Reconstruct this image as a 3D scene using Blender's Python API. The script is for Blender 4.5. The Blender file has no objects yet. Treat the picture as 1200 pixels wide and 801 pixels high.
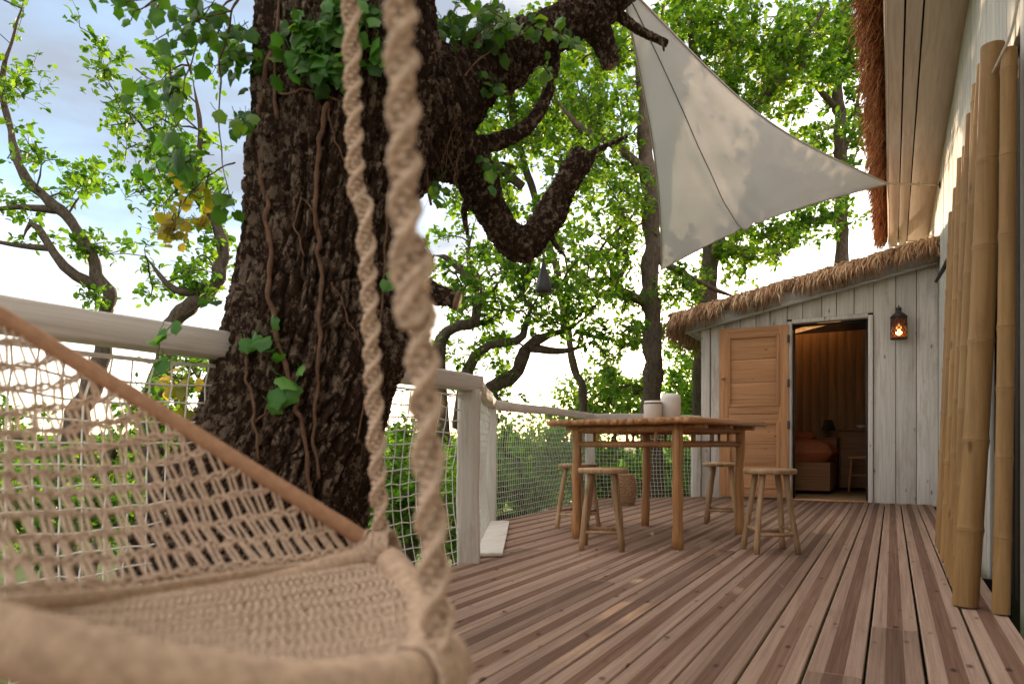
import bpy, math, random
import numpy as np
from mathutils import Vector, Matrix

rng = np.random.default_rng(11)
random.seed(11)
sc = bpy.context.scene
COL = sc.collection

# ------------------------------------------------------------------ camera, sky, sun, exposure
CAM_H, ANG, FPX, HOR = 0.61, math.radians(29.1), 800.0, 522.0
cam_d = bpy.data.cameras.new('camera')
cam = bpy.data.objects.new('camera', cam_d)
COL.objects.link(cam)
cam.location = (0, 0, CAM_H)
cam.rotation_euler = (math.pi / 2, 0, ANG)
cam_d.sensor_width = 36.0
cam_d.lens = 24.0
cam_d.shift_y = (HOR - 400.5) / 1200.0
cam_d.clip_start = 0.02
cam_d.clip_end = 5000
cam_d.dof.use_dof = True
cam_d.dof.focus_distance = 5.2
cam_d.dof.aperture_fstop = 4.2
sc.camera = cam

FWD = np.array([-math.sin(ANG), math.cos(ANG)])
RGT = np.array([math.cos(ANG), math.sin(ANG)])
SUN_DIR = np.array([*(FWD + RGT * (140 / 800)), 94 / 800])
SUN_DIR /= np.linalg.norm(SUN_DIR)
SUN_EL = math.asin(SUN_DIR[2])
SUN_AZ = math.atan2(SUN_DIR[0], SUN_DIR[1])          # clockwise from +Y

world = bpy.data.worlds.new('World')
sc.world = world
world.use_nodes = True
nt = world.node_tree
nt.nodes.clear()
def wn(t, **k):
    n = nt.nodes.new(t)
    for a, b in k.items():
        setattr(n, a, b)
    return n
sky = wn('ShaderNodeTexSky', sky_type='NISHITA', sun_disc=False, sun_elevation=SUN_EL, sun_rotation=SUN_AZ,
         altitude=100, air_density=1.0, dust_density=0.6, ozone_density=2.0)
wtc = wn('ShaderNodeTexCoord')
wmap = wn('ShaderNodeMapping')
wmap.inputs['Scale'].default_value = (1.0, 1.0, 3.2)
wmap.inputs['Location'].default_value = (0.35, 0.2, 0.0)
cl = wn('ShaderNodeTexNoise')
cl.inputs['Scale'].default_value = 1.7
cl.inputs['Detail'].default_value = 7
cl.inputs['Roughness'].default_value = 0.55
cr = wn('ShaderNodeValToRGB')
cr.color_ramp.elements[0].position = 0.36
cr.color_ramp.elements[1].position = 0.60
SKY_GAIN = 1.0
cloud = wn('ShaderNodeMix', data_type='RGBA')
ctype = wn('ShaderNodeMix', data_type='RGBA')                # thin sunlit cloud against thick grey cloud
ctype.inputs['A'].default_value = (0.70, 0.76, 0.88, 1)
ctype.inputs['B'].default_value = (5.3, 4.7, 4.05, 1)
wmap2 = wn('ShaderNodeMapping')
wmap2.inputs['Scale'].default_value = (1.0, 1.0, 2.2)
wmap2.inputs['Location'].default_value = (0.0, 0.0, 0.0)
cl2 = wn('ShaderNodeTexNoise')
cl2.inputs['Scale'].default_value = 1.1
cl2.inputs['Detail'].default_value = 5
cl2.inputs['Roughness'].default_value = 0.5
cr2 = wn('ShaderNodeValToRGB')
cr2.color_ramp.elements[0].position = 0.40
cr2.color_ramp.elements[1].position = 0.58
bg = wn('ShaderNodeBackground')
bg.inputs['Strength'].default_value = 0.15
wout = wn('ShaderNodeOutputWorld')
L = nt.links.new
L(wtc.outputs['Generated'], wmap2.inputs['Vector'])
L(wmap2.outputs['Vector'], cl2.inputs['Vector'])
L(cl2.outputs['Fac'], cr2.inputs['Fac'])
L(cr2.outputs['Color'], ctype.inputs['Factor'])
L(ctype.outputs['Result'], cloud.inputs['B'])
L(wtc.outputs['Generated'], wmap.inputs['Vector'])
L(wmap.outputs['Vector'], cl.inputs['Vector'])
L(cl.outputs['Fac'], cr.inputs['Fac'])
fac = wn('ShaderNodeMath', operation='MULTIPLY_ADD')
fac.inputs[1].default_value = 0.55
fac.inputs[2].default_value = 0.38
L(cr.outputs['Color'], fac.inputs[0])
L(fac.outputs[0], cloud.inputs['Factor'])
L(sky.outputs['Color'], cloud.inputs['A'])
# the disc of the low sun, with the bright air right round it
dot = wn('ShaderNodeVectorMath', operation='DOT_PRODUCT')
dot.inputs[1].default_value = SUN_DIR.tolist()
L(wtc.outputs['Generated'], dot.inputs[0])
disc = wn('ShaderNodeMapRange')
disc.inputs['From Min'].default_value = math.cos(math.radians(0.95))
disc.inputs['From Max'].default_value = math.cos(math.radians(0.55))
disc.inputs['To Max'].default_value = 90.0
L(dot.outputs['Value'], disc.inputs['Value'])
glo = wn('ShaderNodeMath', operation='POWER')
glo.inputs[1].default_value = 220.0
clampd = wn('ShaderNodeMath', operation='MAXIMUM')
clampd.inputs[1].default_value = 0.0
L(dot.outputs['Value'], clampd.inputs[0])
L(clampd.outputs[0], glo.inputs[0])
gl2 = wn('ShaderNodeMath', operation='MULTIPLY_ADD')
gl2.inputs[1].default_value = 4.0
L(glo.outputs[0], gl2.inputs[0])
L(disc.outputs['Result'], gl2.inputs[2])
sunc = wn('ShaderNodeMix', data_type='RGBA', blend_type='MULTIPLY')
sunc.inputs['Factor'].default_value = 1.0
sunc.inputs['A'].default_value = (1.0, 0.78, 0.48, 1)
L(gl2.outputs[0], sunc.inputs['B'])
addn = wn('ShaderNodeMix', data_type='RGBA', blend_type='ADD')
addn.inputs['Factor'].default_value = 1.0
L(cloud.outputs['Result'], addn.inputs['A'])
L(sunc.outputs['Result'], addn.inputs['B'])
L(addn.outputs['Result'], bg.inputs['Color'])
L(bg.outputs[0], wout.inputs['Surface'])

sun_d = bpy.data.lights.new('sun', 'SUN')
sun_d.energy = 2.0
sun_d.angle = math.radians(0.5)
sun_d.color = (1.0, 0.72, 0.45)
sun = bpy.data.objects.new('sun', sun_d)
COL.objects.link(sun)
sun.rotation_euler = Vector((-SUN_DIR).tolist()).to_track_quat('-Z', 'Y').to_euler()

sc.view_settings.view_transform = 'Standard'
sc.view_settings.look = 'None'
sc.view_settings.gamma = 1.0
sc.view_settings.exposure = 2.25
sc.render.engine = 'CYCLES'
cy = sc.cycles
cy.use_denoising = True
cy.max_bounces = 7
cy.diffuse_bounces = 4
cy.transmission_bounces = 4
cy.glossy_bounces = 2
cy.sample_clamp_indirect = 4.0
cy.caustics_reflective = False
cy.caustics_refractive = False

# ------------------------------------------------------------------ helpers
def at(px, py, d):
    """a point that stands d metres ahead of the photographer"""
    p = FWD * d + RGT * ((px - 600) / FPX * d)
    return np.array([p[0], p[1], CAM_H + (HOR - py) / FPX * d])

def ats(pts):
    return np.array([at(*p[:3]) for p in pts])

class MB:
    def __init__(s):
        s.v, s.f, s.m, s.n = [], [], [], 0
        s.attr = []
    def add(s, v, f, m=0, a=None):
        v = np.asarray(v, float).reshape(-1, 3)
        s.v.append(v)
        if isinstance(f, np.ndarray):
            s.f.append((f + s.n, m))
        else:
            by = {}
            for q in f:
                by.setdefault(len(q), []).append(q)
            for q in by.values():
                s.f.append((np.array(q) + s.n, m))
        s.attr.append(np.zeros(len(v)) if a is None else np.broadcast_to(a, (len(v),)))
        s.n += len(v)
        return s
    def box(s, c, size, rz=0, m=0, rot=None):
        x, y, z = np.array(size) / 2
        v = np.array([[i, j, k] for k in (-z, z) for j in (-y, y) for i in (-x, x)])
        if rot is not None:
            v = v @ np.array(rot).T
        elif rz:
            co, si = math.cos(rz), math.sin(rz)
            v = v @ np.array([[co, si, 0], [-si, co, 0], [0, 0, 1]])
        s.add(v + np.array(c), np.array([[0, 2, 3, 1], [4, 5, 7, 6], [0, 1, 5, 4], [2, 6, 7, 3], [0, 4, 6, 2], [1, 3, 7, 5]]), m)
        return s
    def tube(s, pts, r, sides=8, closed=False, caps=True, m=0, squash=None, a=None):
        v, f, capf = tube_geo(pts, r, sides, closed)
        s.add(v, f, m, a)
        if caps and not closed:
            n = len(v) // sides
            base = s.n - len(v)
            s.f.append((np.array([list(range(sides))[::-1]]) + base, m))
            s.f.append((np.array([list(range((n - 1) * sides, n * sides))]) + base, m))
        return s
    def prism(s, poly, axis_pts, m=0):
        """poly: (n,3) first outline, axis_pts: offset vector"""
        poly = np.asarray(poly, float); n = len(poly)
        nv = np.cross(poly, np.roll(poly, -1, 0)).sum(0)
        if nv @ np.asarray(axis_pts, float) < 0:
            poly = poly[::-1]
        v = np.vstack([poly, poly + np.asarray(axis_pts)])
        f = [list(range(n))[::-1], list(range(n, 2 * n))] + [[i, (i + 1) % n, n + (i + 1) % n, n + i] for i in range(n)]
        return s.add(v, f, m)
    def lathe(s, prof, c, n=24, m=0, caps=True):
        prof = np.array(prof, float)
        t = np.linspace(0, 2 * np.pi, n, endpoint=False)
        v = np.stack([np.outer(prof[:, 0], np.cos(t)), np.outer(prof[:, 0], np.sin(t)), np.repeat(prof[:, 1][:, None], n, 1)], -1).reshape(-1, 3) + np.array(c)
        i = np.arange(len(prof) - 1)[:, None]; j = np.arange(n)[None]
        f = np.stack([i * n + j, i * n + (j + 1) % n, (i + 1) * n + (j + 1) % n, (i + 1) * n + j], -1).reshape(-1, 4)
        s.add(v, f, m)
        return s
    def mesh(s, name):
        me = bpy.data.meshes.new(name)
        v = np.vstack(s.v).astype(np.float32)
        me.vertices.add(len(v)); me.vertices.foreach_set('co', v.ravel())
        idx, st, tot, mats, o = [], [], [], [], 0
        for f, m in s.f:
            k = f.shape[1]; n = len(f)
            idx.append(f.ravel()); st.append(o + np.arange(n) * k); tot.append(np.full(n, k)); mats.append(np.full(n, m)); o += n * k
        idx = np.concatenate(idx).astype(np.int32)
        me.loops.add(len(idx)); me.loops.foreach_set('vertex_index', idx)
        st = np.concatenate(st).astype(np.int32)
        me.polygons.add(len(st)); me.polygons.foreach_set('loop_start', st)
        me.polygons.foreach_set('material_index', np.concatenate(mats).astype(np.int32))
        me.update(calc_edges=True)
        at_ = np.concatenate(s.attr)
        if at_.any():
            a = me.attributes.new('rnd', 'FLOAT', 'POINT')
            a.data.foreach_set('value', at_.astype(np.float32))
        me.validate()
        return me
    def build(s, name, mats, parent=None, smooth=False, bevel=0.0, loc=None):
        me = s.mesh(name)
        if smooth:
            me.polygons.foreach_set('use_smooth', np.ones(len(me.polygons), bool))
        return link(name, me, mats, parent, bevel, loc)

def link(name, me, mats, parent=None, bevel=0.0, loc=None):
    if not isinstance(mats, (list, tuple)):
        mats = [mats]
    if len(me.materials) == 0:
        for m in mats:
            me.materials.append(m)
    o = bpy.data.objects.new(name, me)
    COL.objects.link(o)
    if parent is not None:
        o.parent = parent
        o.matrix_parent_inverse = Matrix.Translation(parent.location).inverted() if parent.rotation_euler.z == 0 else parent.matrix_basis.inverted()
    if loc is not None:
        o.location = loc
    if bevel:
        b = o.modifiers.new('bevel', 'BEVEL')
        b.width = bevel; b.segments = 2; b.limit_method = 'ANGLE'; b.angle_limit = 0.7
    return o

def tag(o, label=None, cat=None, group=None, kind=None):
    if label: o['label'] = label
    if cat: o['category'] = cat
    if group: o['group'] = group
    if kind: o['kind'] = kind
    return o

def thing(name, label, cat, loc=(0, 0, 0), rz=0, group=None, kind=None):
    o = bpy.data.objects.new(name, None)
    COL.objects.link(o)
    o.empty_display_size = 0.1
    o.location = loc
    o.rotation_euler = (0, 0, rz)
    return tag(o, label, cat, group, kind)

def copy_tree(o, parent=None):
    c = o.copy()
    COL.objects.link(c)
    c.parent = parent
    for ch in list(o.children):
        copy_tree(ch, c)
    return c

def norm(v):
    return v / (np.linalg.norm(v, axis=-1, keepdims=True) + 1e-12)

def tube_geo(pts, r, sides, closed=False):
    pts = np.asarray(pts, float); n = len(pts)
    r = np.broadcast_to(np.asarray(r, float), (n,))
    if closed:
        tan = norm(np.roll(pts, -1, 0) - np.roll(pts, 1, 0))
    else:
        tan = np.empty_like(pts)
        tan[1:-1] = pts[2:] - pts[:-2] if n > 2 else tan[1:-1]
        tan[0] = pts[1] - pts[0]; tan[-1] = pts[-1] - pts[-2]
        tan = norm(tan)
    up = np.array([0, 0, 1.0]) if abs(tan[0][2]) < 0.9 else np.array([1.0, 0, 0])
    N = np.empty_like(pts)
    N[0] = norm(up - tan[0] * up.dot(tan[0]))
    for i in range(1, n):
        q = N[i - 1] - tan[i] * N[i - 1].dot(tan[i])
        N[i] = q / (math.sqrt(q.dot(q)) + 1e-12)
    B = np.cross(tan, N)
    t = np.linspace(0, 2 * np.pi, sides, endpoint=False)
    v = pts[:, None] + r[:, None, None] * (np.cos(t)[None, :, None] * N[:, None] + np.sin(t)[None, :, None] * B[:, None])
    rows = n if closed else n - 1
    i = np.arange(rows)[:, None]; j = np.arange(sides)[None]; i2 = (i + 1) % n
    f = np.stack([i * sides + j, i * sides + (j + 1) % sides, i2 * sides + (j + 1) % sides, i2 * sides + j], -1).reshape(-1, 4)
    return v.reshape(-1, 3), f, None

def catmull(P, n, closed=False):
    P = np.asarray(P, float)
    if closed:
        Q = np.vstack([P[-1:], P, P[:2]])
        segs = len(P)
    else:
        Q = np.vstack([2 * P[0] - P[1], P, 2 * P[-1] - P[-2]])
        segs = len(P) - 1
    t = np.linspace(0, segs, n, endpoint=not closed)
    i = np.minimum(t.astype(int), segs - 1); u = (t - i)[:, None]
    a, b, c, d = Q[i], Q[i + 1], Q[i + 2], Q[i + 3]
    return 0.5 * (2 * b + (c - a) * u + (2 * a - 5 * b + 4 * c - d) * u ** 2 + (3 * b - a - 3 * c + d) * u ** 3)

def resample(P, n):
    P = np.asarray(P, float)
    s = np.r_[0, np.cumsum(np.linalg.norm(np.diff(P, axis=0), axis=1))]
    t = np.linspace(0, s[-1], n)
    return np.stack([np.interp(t, s, P[:, k]) for k in range(P.shape[1])], 1)

def capsules(A, B, r, sides=5):
    """many short straight cords at once: arrays of ends -> verts, faces"""
    A = np.asarray(A, float); B = np.asarray(B, float); n = len(A)
    d = norm(B - A)
    up = np.where(np.abs(d[:, 2:3]) < 0.9, np.array([[0, 0, 1.0]]), np.array([[1.0, 0, 0]]))
    N = norm(np.cross(d, up)); M = np.cross(d, N)
    t = np.linspace(0, 2 * np.pi, sides, endpoint=False)
    ring = (np.cos(t)[None, :, None] * N[:, None] + np.sin(t)[None, :, None] * M[:, None]) * (np.asarray(r).reshape(-1, 1, 1) if np.ndim(r) else r)
    v = np.concatenate([A[:, None] + ring, B[:, None] + ring], 1)
    j = np.arange(sides)
    f = np.stack([j, (j + 1) % sides, sides + (j + 1) % sides, sides + j], -1)
    f = (np.arange(n)[:, None, None] * 2 * sides + f[None]).reshape(-1, 4)
    return v.reshape(-1, 3), f

def hash2(i, j, s=0):
    h = (i * 374761393 + j * 668265263 + s * 2147483647) & 0xffffffff
    h = ((h ^ (h >> 13)) * 1274126177) & 0xffffffff
    return ((h ^ (h >> 16)) & 0xffff) / 65535.0

def worley(x, y, wrap):
    """F2-F1 of a jittered grid that wraps in x"""
    ix = np.floor(x).astype(np.int64); iy = np.floor(y).astype(np.int64)
    f1 = np.full(x.shape, 9.0); f2 = np.full(x.shape, 9.0); cid = np.zeros(x.shape)
    for dx in (-1, 0, 1):
        for dy in (-1, 0, 1):
            cx = ix + dx; cyy = iy + dy; w = np.mod(cx, wrap)
            px = cx + hash2(w, cyy, 1); py = cyy + hash2(w, cyy, 2)
            d = np.hypot(px - x, py - y)
            c = hash2(w, cyy, 3)
            nw = d < f1
            f2 = np.where(nw, f1, np.minimum(f2, d))
            cid = np.where(nw, c, cid)
            f1 = np.where(nw, d, f1)
    return f2 - f1, cid

def vnoise(x, y, wrap=10 ** 6):
    ix = np.floor(x).astype(np.int64); iy = np.floor(y).astype(np.int64)
    u = x - ix; v = y - iy
    u = u * u * (3 - 2 * u); v = v * v * (3 - 2 * v)
    g = lambda a, b: hash2(np.mod(ix + a, wrap), iy + b, 7)
    return (g(0, 0) * (1 - u) + g(1, 0) * u) * (1 - v) + (g(0, 1) * (1 - u) + g(1, 1) * u) * v

# ------------------------------------------------------------------ materials
def mat(name, rough=0.7, spec=0.3):
    m = bpy.data.materials.new(name)
    m.use_nodes = True
    n = m.node_tree
    b = n.nodes['Principled BSDF']
    b.inputs['Roughness'].default_value = rough
    b.inputs['Specular IOR Level'].default_value = spec
    return m, n, b

def nd(n, t, **k):
    x = n.nodes.new(t)
    for a, b in k.items():
        setattr(x, a, b)
    return x

def ramp(n, src, stops):
    r = nd(n, 'ShaderNodeValToRGB')
    e = r.color_ramp.elements
    while len(e) > len(stops):
        e.remove(e[-1])
    while len(e) < len(stops):
        e.new(0.5)
    for q, (p, c) in zip(e, stops):
        q.position = p; q.color = (*c, 1)
    n.links.new(src, r.inputs['Fac'])
    return r.outputs['Color']

def mixc(n, fac, a, b, blend='MIX'):
    x = nd(n, 'ShaderNodeMix', data_type='RGBA', blend_type=blend)
    for k, v in (('Factor', fac), ('A', a), ('B', b)):
        if isinstance(v, (int, float)):
            x.inputs[k].default_value = v
        elif isinstance(v, tuple):
            x.inputs[k].default_value = (*v, 1)
        else:
            n.links.new(v, x.inputs[k])
    return x.outputs['Result']

def coords(n, scale, rnd=True, kind='Object'):
    tc = nd(n, 'ShaderNodeTexCoord')
    mp = nd(n, 'ShaderNodeMapping')
    mp.inputs['Scale'].default_value = scale
    n.links.new(tc.outputs[kind], mp.inputs['Vector'])
    if rnd:
        oi = nd(n, 'ShaderNodeObjectInfo')
        mu = nd(n, 'ShaderNodeVectorMath', operation='SCALE')
        mu.inputs[0].default_value = (37.0, 51.0, 23.0)
        n.links.new(oi.outputs['Random'], mu.inputs['Scale'])
        n.links.new(mu.outputs[0], mp.inputs['Location'])
    return mp.outputs['Vector']

def noise(n, vec, scale=1.0, detail=6, rough=0.6, dist=0.0):
    x = nd(n, 'ShaderNodeTexNoise')
    x.inputs['Scale'].default_value = scale
    x.inputs['Detail'].default_value = detail
    x.inputs['Roughness'].default_value = rough
    x.inputs['Distortion'].default_value = dist
    if vec is not None:
        n.links.new(vec, x.inputs['Vector'])
    return x.outputs['Fac']

def bump(n, b, h, strength=0.3, dist=0.01):
    x = nd(n, 'ShaderNodeBump')
    x.inputs['Strength'].default_value = strength
    x.inputs['Distance'].default_value = dist
    n.links.new(h, x.inputs['Height'])
    n.links.new(x.outputs['Normal'], b.inputs['Normal'])

def wood(name, dark, mid, light, axis='Z', stain=None, rough=0.7, fine=60.0, vary=0.25, stain_amt=(0.55, 0.75), bstr=0.25, knots=None):
    m, n, b = mat(name, rough)
    lo = 1.6
    sc_ = {'X': (lo, fine, fine), 'Y': (fine, lo, fine), 'Z': (fine, fine, lo)}[axis]
    g = noise(n, coords(n, sc_), 1.0, 6, 0.65, 0.6)
    col = ramp(n, g, [(0.28, dark), (0.5, mid), (0.75, light)])
    oi = nd(n, 'ShaderNodeObjectInfo')
    hs = nd(n, 'ShaderNodeHueSaturation')
    mr = nd(n, 'ShaderNodeMapRange')
    mr.inputs['To Min'].default_value = 1 - vary; mr.inputs['To Max'].default_value = 1 + vary * 0.6
    n.links.new(oi.outputs['Random'], mr.inputs['Value'])
    n.links.new(mr.outputs['Result'], hs.inputs['Value'])
    n.links.new(col, hs.inputs['Color'])
    col = hs.outputs['Color']
    if stain:
        s2 = {'X': (1.2, 6, 6), 'Y': (6, 1.2, 6), 'Z': (6, 6, 1.2)}[axis]
        g2 = noise(n, coords(n, s2), 1.0, 5, 0.7)
        f2 = ramp(n, g2, [(stain_amt[0], (0, 0, 0)), (stain_amt[1], (1, 1, 1))])
        col = mixc(n, f2, col, stain)
    if knots:
        vo = nd(n, 'ShaderNodeTexVoronoi')
        vo.inputs['Scale'].default_value = 1.0
        n.links.new(coords(n, {'Y': (11, 5, 11), 'Z': (11, 11, 4), 'X': (5, 11, 11)}[axis]), vo.inputs['Vector'])
        kf = ramp(n, vo.outputs['Distance'], [(0.05, (1, 1, 1)), (0.13, (0, 0, 0))])
        col = mixc(n, kf, col, knots)
        g3 = noise(n, coords(n, (90, 90, 90)), 1.0, 3, 0.8)
        col = mixc(n, ramp(n, g3, [(0.62, (0, 0, 0)), (0.72, (0.6, 0.6, 0.6))]), col, knots)
    n.links.new(col, b.inputs['Base Color'])
    bump(n, b, g, bstr, 0.004)
    return m

def plain(name, c, rough=0.6, var=0.25, scale=12.0, bstr=0.15, spec=0.3, c2=None):
    m, n, b = mat(name, rough, spec)
    g = noise(n, coords(n, (scale,) * 3), 1.0, 6, 0.65)
    d = tuple(x * (1 - var) for x in c); l = tuple(min(1, x * (1 + var)) for x in (c2 or c))
    n.links.new(ramp(n, g, [(0.3, d), (0.7, l)]), b.inputs['Base Color'])
    bump(n, b, g, bstr, 0.003)
    return m

def leafmat(name, dark, mid, light, trans=0.45, odd=None, gloss=0.45):
    m, n, b = mat(name, gloss, 0.3)
    at_ = nd(n, 'ShaderNodeAttribute', attribute_name='rnd')
    g = noise(n, coords(n, (0.9,) * 3, True), 1.0, 3, 0.6)
    mx = nd(n, 'ShaderNodeMath', operation='MULTIPLY_ADD')
    mx.inputs[1].default_value = 0.6
    n.links.new(at_.outputs['Fac'], mx.inputs[0])
    sub = nd(n, 'ShaderNodeMath', operation='MULTIPLY')
    sub.inputs[1].default_value = 0.45
    n.links.new(g, sub.inputs[0]); n.links.new(sub.outputs[0], mx.inputs[2])
    stops = [(0.15, dark), (0.5, mid), (0.8, light)]
    if odd:
        stops.append((0.9, odd))
    col = ramp(n, mx.outputs[0], stops)
    n.links.new(col, b.inputs['Base Color'])
    tr = nd(n, 'ShaderNodeBsdfTranslucent')
    tcol = mixc(n, 1.0, col, (2.4, 2.4, 0.7), 'MULTIPLY')
    n.links.new(tcol, tr.inputs['Color'])
    ms = nd(n, 'ShaderNodeMixShader')
    ms.inputs[0].default_value = trans
    n.links.new(b.outputs[0], ms.inputs[1]); n.links.new(tr.outputs[0], ms.inputs[2])
    n.links.new(ms.outputs[0], n.nodes['Material Output'].inputs['Surface'])
    return m

M = {}
M['deck_pale'] = wood('deck_pale', (0.29, 0.19, 0.14), (0.46, 0.315, 0.24), (0.57, 0.41, 0.32), 'Y', rough=0.88, stain=(0.24, 0.145, 0.10), vary=0.07, stain_amt=(0.60, 0.85), bstr=0.6, fine=110.0, knots=(0.13, 0.075, 0.05))
M['deck_brown'] = wood('deck_brown', (0.12, 0.060, 0.038), (0.195, 0.106, 0.070), (0.275, 0.165, 0.115), 'Y', rough=0.88, stain=(0.24, 0.155, 0.12), vary=0.14, stain_amt=(0.62, 0.85), bstr=0.6, fine=90.0, knots=(0.05, 0.025, 0.016))
M['wall'] = wood('whitewashed_wall', (0.50, 0.44, 0.39), (0.69, 0.63, 0.575), (0.78, 0.73, 0.68), 'Z', stain=(0.36, 0.27, 0.22), vary=0.12, stain_amt=(0.50, 0.80), bstr=0.35, knots=(0.30, 0.21, 0.16))
M['side'] = wood('side_wall_paint', (0.48, 0.46, 0.43), (0.62, 0.60, 0.56), (0.72, 0.70, 0.67), 'Z', stain=(0.42, 0.37, 0.33), vary=0.12, stain_amt=(0.6, 0.9))
M['soffit'] = wood('soffit_board', (0.52, 0.43, 0.38), (0.66, 0.56, 0.50), (0.74, 0.66, 0.60), 'Y', vary=0.06, fine=30)
M['fascia'] = wood('fascia_board', (0.44, 0.41, 0.37), (0.58, 0.54, 0.50), (0.68, 0.65, 0.61), 'X', vary=0.05)
M['rail'] = wood('rail_paint', (0.52, 0.46, 0.40), (0.68, 0.62, 0.56), (0.77, 0.72, 0.66), 'Y', stain=(0.34, 0.27, 0.21), vary=0.05, stain_amt=(0.55, 0.8))
M['post'] = wood('post_paint', (0.52, 0.47, 0.42), (0.68, 0.63, 0.57), (0.77, 0.73, 0.68), 'Z', stain=(0.34, 0.27, 0.21), vary=0.05, stain_amt=(0.56, 0.8), fine=35)
M['dark'] = plain('dark_gap', (0.03, 0.024, 0.02), 0.9)
M['door'] = wood('door_pine', (0.36, 0.16, 0.065), (0.50, 0.245, 0.115), (0.60, 0.33, 0.17), 'X', stain=(0.30, 0.12, 0.05), vary=0.08, fine=40, stain_amt=(0.66, 0.8))
M['door_knotty'] = wood('door_pine_knotty', (0.36, 0.16, 0.065), (0.50, 0.245, 0.115), (0.60, 0.33, 0.17), 'X', vary=0.1, fine=40, knots=(0.26, 0.10, 0.04))
M['doorv'] = wood('door_pine_upright', (0.36, 0.16, 0.065), (0.50, 0.245, 0.115), (0.60, 0.33, 0.17), 'Z', vary=0.08, fine=40)
M['inner'] = wood('inner_boards', (0.26, 0.15, 0.07), (0.38, 0.235, 0.115), (0.48, 0.32, 0.17), 'Z', vary=0.15, fine=30)
M['table'] = wood('bamboo_table', (0.20, 0.085, 0.03), (0.37, 0.175, 0.07), (0.50, 0.27, 0.12), 'Y', stain=(0.16, 0.07, 0.03), vary=0.15, fine=45, rough=0.45)
M['tablev'] = wood('bamboo_table_leg', (0.22, 0.10, 0.035), (0.39, 0.19, 0.075), (0.52, 0.29, 0.13), 'Z', stain=(0.17, 0.08, 0.035), vary=0.12, fine=45, rough=0.45)
M['stool'] = wood('stool_wood', (0.22, 0.125, 0.06), (0.36, 0.225, 0.12), (0.50, 0.34, 0.20), 'Z', stain=(0.18, 0.10, 0.055), vary=0.2, fine=40, rough=0.55)
M['bamboo'] = wood('bamboo_cane', (0.24, 0.125, 0.042), (0.33, 0.185, 0.068), (0.41, 0.245, 0.10), 'Z', stain=(0.17, 0.085, 0.034), vary=0.18, fine=30, rough=0.55, stain_amt=(0.5, 0.8), knots=(0.14, 0.07, 0.03), bstr=0.08)
M['node'] = plain('bamboo_node', (0.24, 0.13, 0.055), 0.6)
M['cord'] = plain('cotton_cord', (0.53, 0.39, 0.285), 0.9, 0.3, 160, 0.5, 0.1)
M['hoop'] = plain('wrapped_hoop', (0.50, 0.36, 0.255), 0.9, 0.25, 90, 0.4, 0.1)
M['bar'] = plain('cord_wrapped_bar', (0.38, 0.215, 0.125), 0.85, 0.2, 90, 0.3, 0.1)
M['net'] = plain('white_net_cord', (0.76, 0.73, 0.66), 0.9, 0.15, 40, 0.1, 0.1)
M['thatch'] = plain('thatch_straw', (0.30, 0.17, 0.085), 0.9, 0.55, 25, 0.2, 0.1, c2=(0.44, 0.28, 0.15))
M['thatch_red'] = plain('thatch_red_straw', (0.32, 0.12, 0.05), 0.9, 0.5, 25, 0.2, 0.1, c2=(0.46, 0.20, 0.09))
def strawmat(name, stops):
    m, n, b = mat(name, 0.85, 0.15)
    a = nd(n, 'ShaderNodeAttribute', attribute_name='rnd')
    n.links.new(ramp(n, a.outputs['Fac'], stops), b.inputs['Base Color'])
    return m
M['straw'] = strawmat('loose_straw', [(0.0, (0.20, 0.095, 0.05)), (0.3, (0.42, 0.22, 0.125)), (0.6, (0.60, 0.38, 0.22)), (1.0, (0.76, 0.58, 0.38))])
M['straw_red'] = strawmat('loose_red_straw', [(0.0, (0.20, 0.06, 0.025)), (0.4, (0.42, 0.145, 0.06)), (0.75, (0.58, 0.26, 0.115)), (1.0, (0.70, 0.42, 0.22))])
M['iron'] = plain('dark_iron', (0.035, 0.028, 0.024), 0.5, 0.4, 30, 0.2, 0.5)
M['ceramic'] = plain('white_ceramic', (0.62, 0.58, 0.53), 0.5, 0.08, 20, 0.1)
M['wicker'] = plain('wicker', (0.34, 0.20, 0.11), 0.8, 0.45, 60, 0.6)
M['terracotta'] = plain('orange_blanket', (0.50, 0.16, 0.07), 0.95, 0.15, 30, 0.3, 0.05)
M['cabinet'] = wood('cabinet_wood', (0.22, 0.10, 0.045), (0.32, 0.16, 0.075), (0.40, 0.21, 0.11), 'X', vary=0.05)
M['black'] = plain('black_paint', (0.02, 0.02, 0.02), 0.5)
M['pink'] = plain('dried_flower', (0.55, 0.32, 0.26), 0.9)
M['rope'] = plain('pale_rope', (0.55, 0.47, 0.38), 0.9, 0.2, 80, 0.3, 0.1)
M['tin'] = plain('grey_tin', (0.055, 0.055, 0.06), 0.45, 0.3, 20, 0.1, 0.5)

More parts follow.
